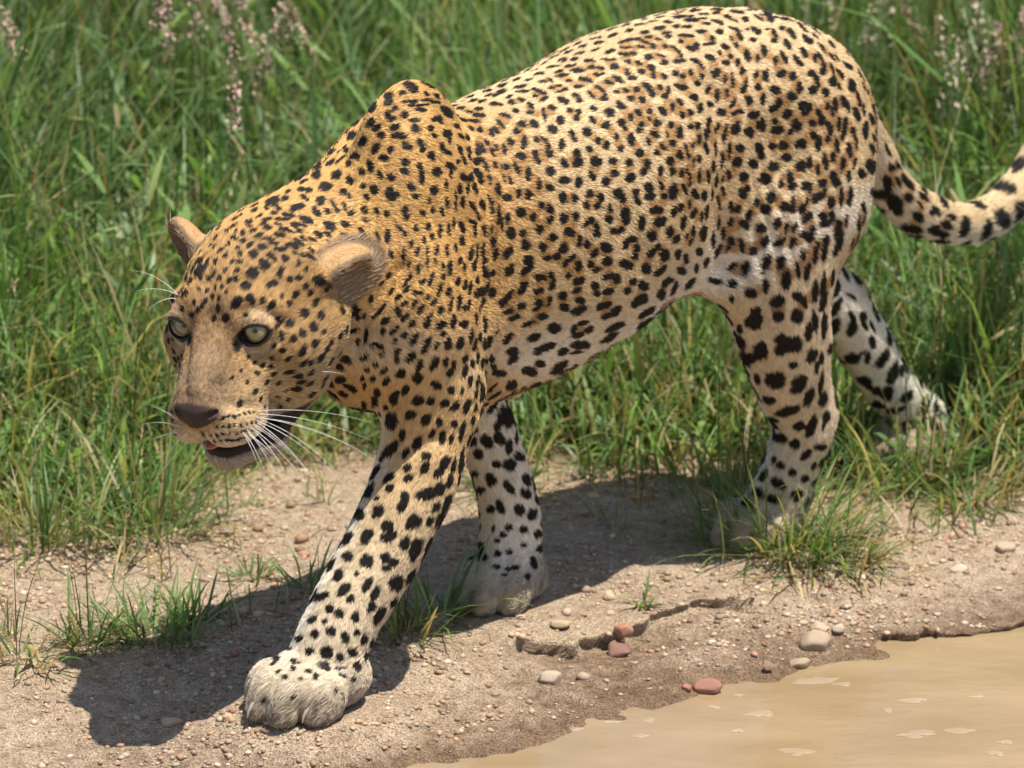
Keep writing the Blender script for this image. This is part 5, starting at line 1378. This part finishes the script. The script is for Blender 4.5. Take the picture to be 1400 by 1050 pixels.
# straw litter lying at the foot of the grass
n = 4200; x, y = scatter(n, -1.0, 1.2, .3, 1.3); e = edge_d(x, y); P3 = np.stack([x, y, 0 * x], 1)
keep = (gr.random(n) < smoothstep(-.09, .05, e + .06 * vnoise(P3, 8)) * smoothstep(.5, .1, e)) & clear_of_animal(x, y); x, y = x[keep], y[keep]; n = len(x)
root = np.stack([x, y, height(x, y) + gr.uniform(.002, .012, n)], 1)
fringe.append(blades(root, gr.uniform(.03, .12, n), gr.uniform(.0012, .0032, n), gr.uniform(0, 6.28, n), gr.uniform(1.35, 1.6, n), gr.normal(0, .15, n), pick_col(n, .85), 3))
tag(grass_obj("verge_grass", fringe), "short mixed green and straw coloured grass fringe where dirt meets meadow", "grass", kind="stuff")

# scattered thin grass on the dirt
sprig = []
n = 900; x, y = scatter(n, -.75, .9, -.1, .75); e = edge_d(x, y); P3 = np.stack([x, y, 0 * x], 1)
keep = (e < .02) & (gr.random(n) < smoothstep(-.50, -.05, e) * .22 + .30 * smoothstep(.35, .75, fbm(P3, 5, 2)) * (shore_d(x, y) > .28)) & clear_of_animal(x, y) & (shore_d(x, y) > .22)
x, y = x[keep], y[keep]
for xi, yi in zip(x, y):
    k = gr.integers(3, 9); r = np.stack([xi + gr.normal(0, .006, k), yi + gr.normal(0, .006, k), np.zeros(k)], 1); r[:, 2] = height(r[:, 0], r[:, 1]) - .003
    sprig.append(blades(r, gr.uniform(.02, .075, k), gr.uniform(.0012, .003, k), gr.uniform(0, 6.28, k), np.abs(gr.normal(.4, .35, k)), gr.normal(.5, .5, k), pick_col(k, .25), 4))
tag(grass_obj("sparse_grass", sprig), "sparse thin grass sprigs coming up through the gravel", "grass", kind="stuff")

# distinct tufts on the dirt
def tuft(px, py, n, l0, l1, spread, label, dry=.12, lean=.55, wd=.0034, stalks=0):
    c = on_ground(px, py)
    r = np.stack([gr.normal(0, spread, n), gr.normal(0, spread * .8, n), np.zeros(n)], 1)
    r[:, 2] = height(r[:, 0] + c[0], r[:, 1] + c[1]) - c[2] - .003
    out = np.arctan2(r[:, 1], r[:, 0]) + gr.normal(0, .7, n)
    parts = [blades(r, gr.uniform(l0, l1, n), gr.uniform(.55, 1.3, n) * wd, out, np.abs(gr.normal(lean, .35, n)), np.abs(gr.normal(.6, .4, n)), pick_col(n, dry), 5)]
    k = max(3, n // 5); q = np.stack([gr.normal(0, spread * 1.5, k), gr.normal(0, spread * 1.3, k), np.zeros(k)], 1); q[:, 2] = height(q[:, 0] + c[0], q[:, 1] + c[1]) - c[2] + .003
    parts.append(blades(q, gr.uniform(l0 * .6, l1 * .8, k), gr.uniform(.5, 1, k) * wd * .7, gr.uniform(0, 6.28, k), gr.uniform(1.25, 1.55, k), gr.normal(0, .15, k), pick_col(k, .8), 4))
    t = empty("grass_tuft", c); tag(t, label, "grass tuft")
    grass_obj("blade", parts, t)['kind'] = 'stuff'
    if stalks:
        s = np.stack([gr.normal(0, spread * .6, stalks), gr.normal(0, spread * .6, stalks), np.zeros(stalks)], 1)
        grass_obj("stalk", [blades(s, gr.uniform(l1 * 1.1, l1 * 1.8, stalks), np.full(stalks, .0017), gr.uniform(0, 6.28, stalks), np.abs(gr.normal(.15, .15, stalks)), np.abs(gr.normal(.3, .2, stalks)), np.tile([[.07, .085, .03]], (stalks, 1)), 6)], t)['kind'] = 'stuff'
    return t
tuft(205, 872, 120, .03, .105, .022, "dark green grass tuft in the shadow cast by the leopard's head", .08, .8)
tuft(262, 850, 60, .03, .085, .012, "upright grass tuft beside the darker tuft in the head's shadow", .05, .5)
tuft(118, 882, 46, .04, .11, .014, "thin sprawling grass clump at the edge of the head's shadow", .35, .6, stalks=3)
tuft(545, 868, 90, .03, .10, .020, "ragged grass tuft just behind the leopard's planted front paw", .40, .7, stalks=3)
tuft(600, 850, 46, .04, .13, .016, "long bladed grass tuft between the leopard's two front paws", .35, .7, wd=.0042)
tuft(1085, 750, 320, .05, .150, .036, "large grass tuft hiding the toes of the leopard's near hind foot", .25, .75, wd=.0032)
tuft(1150, 770, 130, .03, .09, .028, "straw streaked grass tuft spreading from the hind foot onto bare dirt", .55, .9)
tuft(1005, 738, 130, .05, .17, .026, "wiry grass tuft with crossing stems in front of the hind foot", .25, .55, wd=.0024, stalks=5)
tuft(874, 826, 16, .02, .055, .006, "tiny green grass sprout alone on open dirt above the ledge", .05, .4)
tuft(1240, 668, 150, .05, .17, .032, "dense grass tuft around the leopard's trailing hind foot", .25, .6, stalks=4)
tuft(1330, 690, 110, .04, .12, .030, "low matted grass clump on the verge behind the leopard's tail", .50, .8)
tuft(690, 668, 80, .04, .13, .026, "loose pale grass clump on the verge behind the front legs", .45, .7)
tuft(345, 790, 26, .02, .06, .010, "thin forked weed sprig standing in sunlit gravel", .1, .5)
tuft(420, 800, 30, .03, .085, .010, "spiky sprig half in the shadow beside the front leg", .1, .55)
tuft(40, 900, 50, .03, .10, .020, "dry straw grass tuft on gravel at the head shadow's far edge", .7, .8, stalks=2)
tuft(60, 745, 90, .06, .20, .030, "tall pale grass clump leaning over the gravel below the meadow", .35, .5, stalks=4)
tuft(200, 735, 110, .06, .22, .032, "leaning grass clump at the meadow's edge below the leopard's muzzle", .22, .6, stalks=4)

# flowering grass: thin stalks with fluffy heads
plume_m = {}
for nm_, c_ in (("pink", (.40, .26, .20)), ("cream", (.50, .42, .29))):
    q = Nodes("seed_plume_" + nm_); q.principled(Base_Color=(*c_, 1), Roughness=.7); plume_m[nm_] = q.m
stalk_m = Nodes("seed_stalk"); stalk_m.principled(Base_Color=(.16, .17, .06, 1), Roughness=.6)
def plume(px, py, yw, size, tint, tilt, label, group):
    """a seed head seen at a photo pixel, standing at depth yw"""
    v = CD * FPX + CR * (px - 700) - CU * (py - 525); top = CAM + v * ((yw - CAM[1]) / v[1])
    bx, by = top[0] - tilt * .5 * top[2], yw + gr.uniform(-.05, .05); base = np.array([bx, by, float(height(bx, by)[0])])
    L = top - base
    t = empty("flowering_grass", base); tag(t, label, "grass", group)
    k = np.linspace(0, 1, 9)[:, None]; bend = np.array([tilt * .12, 0, 0])
    pts = L * k + bend * (k * k - k)
    mesh_obj("stalk", *tube(pts, .0016 * (1 - .5 * k[:, 0]), 5), stalk_m.m, t)
    n = int(90 * size / .1); a = gr.random(n); ax = unit(pts[-1] - pts[-2])
    c = L + ax * ((a - .35) * size)[:, None] + gr.normal(0, .2, (n, 3)) * size * (.55 * (1 - a * .6))[:, None] * np.array([1, 1, .6])
    col = np.tile([[.5, .4, .3]], (n, 1))
    V, F, C = blades(c, gr.uniform(.006, .015, n) * (size / .1), gr.uniform(.003, .006, n), gr.uniform(0, 6.28, n), gr.uniform(0, 2.6, n), gr.normal(0, .4, n), col, 2)
    o = mesh_obj("plume", V, F, plume_m[tint], t); o['kind'] = 'stuff'
PINK = "pink plumed flowering grass standing in the meadow behind the leopard's head"
CREAM = "cream plumed flowering grass standing in the meadow behind the leopard's tail"
for px, py, yw in ((345, 52, 1.35), (318, 74, 1.3), (390, 34, 1.4), (412, 52, 1.4), (218, 22, 1.3), (232, 40, 1.25), (360, 92, 1.3), (14, 58, 1.2), (300, 18, 1.5), (268, 34, 1.4), (318, 160, 1.05), (375, 48, 1.3), (330, 12, 1.5)):
    plume(px, py, yw, gr.uniform(.045, .08), "pink", gr.normal(0, .3), PINK, "pink flowering grasses")
for px, py, yw in ((1292, 70, 1.45), (1310, 96, 1.4), (1300, 128, 1.35), (1322, 80, 1.5), (1205, 42, 1.6), (1186, 50, 1.6), (1128, 14, 1.7), (1350, 50, 1.5)):
    plume(px, py, yw, gr.uniform(.06, .10), "cream", gr.normal(0, .3), CREAM, "cream flowering grasses")
for px, py, yw in ((1362, 84, 1.5), (1390, 60, 1.5), (1345, 100, 1.45), (1250, 30, 1.6)):
    plume(px, py, yw, gr.uniform(.06, .09), "pink", gr.normal(0, .3), "pinkish brown plumed flowering grass standing in the meadow behind the leopard's tail", "pinkish brown flowering grasses")
# ------------------------------------------------------------------ stones and gravel
sr = np.random.default_rng(5)
bm_ = bmesh.new(); bmesh.ops.create_icosphere(bm_, subdivisions=1, radius=1.0)
IC1 = np.array([v.co for v in bm_.verts]); IF1 = np.array([[v.index for v in f.verts] for f in bm_.faces]); bm_.free()
bm_ = bmesh.new(); bmesh.ops.create_icosphere(bm_, subdivisions=3, radius=1.0)
IC3 = np.array([v.co for v in bm_.verts]); IF3 = np.array([[v.index for v in f.verts] for f in bm_.faces]); bm_.free()

stone_m = Nodes("pebble_stone")
sa = stone_m.new('ShaderNodeVertexColor'); sa.layer_name = 'tint'
sp_ = stone_m.principled(Roughness=.75); sn = stone_m.noise(240, 4, .65); 
sg = stone_m.ramp(sn.outputs['Fac'], [(.3, (.62, .60, .58)), (.6, (1.1, 1.08, 1.05))])
stone_m.link(stone_m.mix(.9, sa.outputs['Color'], sg.outputs['Color'], 'MULTIPLY'), sp_.inputs['Base Color'])
stone_m.link(stone_m.bump(sn.outputs['Fac'], .4, .002).outputs['Normal'], sp_.inputs['Normal'])

STONE_COL = np.array([(.56, .41, .26), (.60, .45, .30), (.52, .34, .20), (.48, .27, .16), (.56, .43, .30), (.36, .23, .14), (.64, .52, .38), (.42, .31, .21)])
def gravel(n, x0, x1, y0, y1, r0, r1, name, label, rule):
    x = sr.uniform(x0, x1, n); y = sr.uniform(y0, y1, n); P3 = np.stack([x, y, 0 * x], 1)
    k = sr.random(n) < rule(x, y, P3)
    for pxw, pyw, r in PAW_XY: k &= np.hypot(x - pxw, y - pyw) > r * .95
    x, y = x[k], y[k]; n = len(x); r = r0 + (r1 - r0) * sr.random(n) ** 3.2
    sc = r[:, None] * np.stack([sr.uniform(.8, 1.35, n), sr.uniform(.7, 1.1, n), sr.uniform(.45, .8, n)], 1)
    a = sr.uniform(0, 6.28, n); ca, sa_ = np.cos(a), np.sin(a)
    jit = 1 + sr.normal(0, .14, (n, len(IC1), 1))
    V = IC1[None] * jit * sc[:, None]
    V = np.stack([V[..., 0] * ca[:, None] - V[..., 1] * sa_[:, None], V[..., 0] * sa_[:, None] + V[..., 1] * ca[:, None], V[..., 2]], 2)
    V += np.stack([x, y, height(x, y) + sc[:, 2] * .35], 1)[:, None]
    F = (np.arange(n)[:, None, None] * len(IC1) + IF1[None]).reshape(-1, 3)
    col = STONE_COL[sr.integers(0, len(STONE_COL), n)] * sr.uniform(.55, 1.0, n)[:, None]
    o = mesh_obj(name, V.reshape(-1, 3), F, stone_m.m, None, smooth=False)
    set_color(o.data, 'tint', np.repeat(col, len(IC1), 0)); tag(o, label, "gravel", kind="stuff")
gravel(52000, -.85, .95, -.42, .85, .0011, .0052, "gravel", "fine pale gravel strewn over the dirt verge",
       lambda x, y, P: np.clip(.55 + .8 * fbm(P, 6, 3), .08, 1) * (edge_d(x, y) < .12) * smoothstep(-.01, .07, shore_d(x, y)))
gravel(1500, -.85, .95, -.40, .80, .003, .0095, "coarse_gravel", "coarser scattered pebbles lying loose on the dirt verge",
       lambda x, y, P: np.clip(.42 + .8 * fbm(P + 3, 4, 3), .03, 1) * (edge_d(x, y) < .05) * smoothstep(.0, .06, shore_d(x, y)))

def stone(px, py, w, h, col, label, rough=.10, rot=0.0, wet=.75):
    """a stone w x h photo pixels in size resting on the ground"""
    c = on_ground(px, py); k = np.linalg.norm(c - CAM) / FPX
    rx, rz = w * k / 2, h * k / 2 * 1.05; ry = (rx + rz) * .5
    n = fbm(IC3 + px * .13, 1.6, 3)[:, None] * rough * 1.4 + fbm(IC3 + px * .37, 4.5, 2)[:, None] * rough * .4
    V = IC3 * (1 + n)
    for _ in range(13):                                    # broken facets
        fd = unit(sr.normal(0, 1, 3)); cut = sr.uniform(.58, .90); dd = np.maximum(V @ fd - cut, 0); V = V - dd[:, None] * fd * .9
    V = V * np.array([rx, ry, rz])
    ca, sa_ = math.cos(rot), math.sin(rot)
    V = np.stack([V[:, 0] * ca - V[:, 2] * sa_, V[:, 1], V[:, 0] * sa_ + V[:, 2] * ca], 1)
    o = mesh_obj("stone", V, IF3, None); q = Nodes("stone_rock"); p = q.principled(Roughness=wet)
    nz = q.noise(70, 5, .7); rmp = q.ramp(nz.outputs['Fac'], [(.3, tuple(v * .62 for v in col)), (.55, col), (.75, tuple(min(1, v * 1.35) for v in col))])
    q.link(rmp.outputs['Color'], p.inputs['Base Color']); q.link(q.bump(nz.outputs['Fac'], .5, .003).outputs['Normal'], p.inputs['Normal'])
    o.data.materials.append(q.m)
    o.location = (c[0], c[1] + ry * .3, c[2] + rz * .25); tag(o, label, "stone"); return o
stone(845, 898, 36, 32, (.24, .125, .085), "smooth dark reddish brown pebble on dirt below the ledge", .05, -.5, .55)
stone(853, 866, 30, 24, (.42, .20, .115), "angular rust orange stone lodged against the crumbling ledge", .16, -.3)
stone(753, 932, 36, 24, (.46, .36, .26), "pale grey rounded stone alone on damp sand", .12)
stone(966, 944, 44, 22, (.36, .165, .11), "brick red wet stone at the puddle's edge", .13, .1, .35)
stone(940, 944, 16, 16, (.40, .17, .10), "small brick red stone touching the larger red one by the puddle", .12, 0, .4)
stone(1116, 884, 44, 40, (.42, .31, .20), "large blocky buff stone standing on the damp bank", .17, -.2)
stone(1092, 912, 34, 18, (.40, .30, .19), "flat buff stone with wet dark base by the water", .14, .1, .45)
stone(1050, 914, 18, 12, (.30, .17, .11), "little dark brown stone between red and buff stones on the bank", .12)
stone(1120, 862, 28, 16, (.50, .37, .25), "buff stone leaning behind the blocky one on the bank", .13)
stone(1146, 862, 22, 14, (.56, .44, .31), "pale buff chip beside the blocky stone on the bank", .14)
stone(878, 684, 36, 18, (.52, .25, .10), "orange brown stone lying at the grass edge in sunlight", .10, -.05)
stone(766, 856, 30, 14, (.48, .35, .20), "flat pale yellow stone on dry dirt above the ledge", .12)
stone(832, 818, 20, 18, (.56, .40, .24), "tan stone at the edge of the body's shadow", .12)
stone(702, 840, 12, 8, (.74, .68, .58), "tiny white pebble touching the far front paw", .10)
stone(692, 838, 11, 11, (.50, .28, .18), "tiny rust pebble touching the far front paw", .10)
stone(712, 846, 16, 11, (.60, .46, .30), "small tan pebble just below the far front paw", .10)
stone(232, 990, 34, 14, (.50, .37, .26), "flat pale pink stone at the tip of the head's shadow", .12)
stone(312, 984, 20, 14, (.55, .38, .24), "small tan stone between the head's shadow and the front paw", .12)
stone(1375, 752, 30, 18, (.46, .34, .23), "pale stone on dirt far beyond the hind foot tuft", .12)
stone(1312, 780, 26, 12, (.55, .42, .30), "low tan stone on dirt right of the straw tuft", .12)

# ------------------------------------------------------------------ foam on the water
fm_ = Nodes("foam_film"); fpz = fm_.principled(Base_Color=(.60, .49, .35, 1), Roughness=.4); fpz.inputs['Alpha'].default_value = .26
def foam(px, py, w, h, rot=0.0):
    c = flat(px, py, WATER + .0015); k = np.linalg.norm(c - CAM) / FPX; m = 26
    a = np.linspace(0, 2 * math.pi, m, endpoint=False); s = math.sin(math.atan2(CAM[2], 6.4)) 
    r = 1 + .60 * vnoise(np.stack([np.cos(a) * 1.3 + px, np.sin(a) * 1.3 + py, 0 * a], 1), 1.0) + .30 * vnoise(np.stack([np.cos(a) * 3 + px, np.sin(a) * 3, 0 * a], 1), 1.0)
    x = np.cos(a) * r * w * k / 2; y = np.sin(a) * r * h * k / 2 / .3 * .75
    x, y = x * math.cos(rot) - y * math.sin(rot), x * math.sin(rot) + y * math.cos(rot)
    V = [(0, 0, .0006)] + [(x[i] * .8, y[i] * .8, .0005) for i in range(m)] + [(x[i], y[i], -.0008) for i in range(m)]
    F = [(0, 1 + i, 1 + (i + 1) % m) for i in range(m)] + [(1 + i, 1 + m + i, 1 + m + (i + 1) % m, 1 + (i + 1) % m) for i in range(m)]
    o = mesh_obj("foam_patch", V, F, fm_.m); o.location = c
    tag(o, "thin pale foam patch floating on the muddy puddle", "foam", "foam patches on the puddle")
for q in ((1120, 930, 70, 9, .05), (1250, 956, 46, 6), (1250, 1003, 54, 10, .05), (1090, 1028, 44, 9), (1042, 976, 44, 9), (1318, 998, 40, 7), (875, 1006, 22, 6), (788, 996, 30, 5), (888, 984, 18, 6),
          (1335, 952, 16, 4), (1370, 1014, 20, 5), (1212, 970, 14, 6), (975, 966, 16, 4), (1010, 950, 12, 4), (1150, 935, 24, 5), (1008, 998, 14, 4), (835, 986, 20, 5), (1360, 1030, 24, 6)): foam(*q)
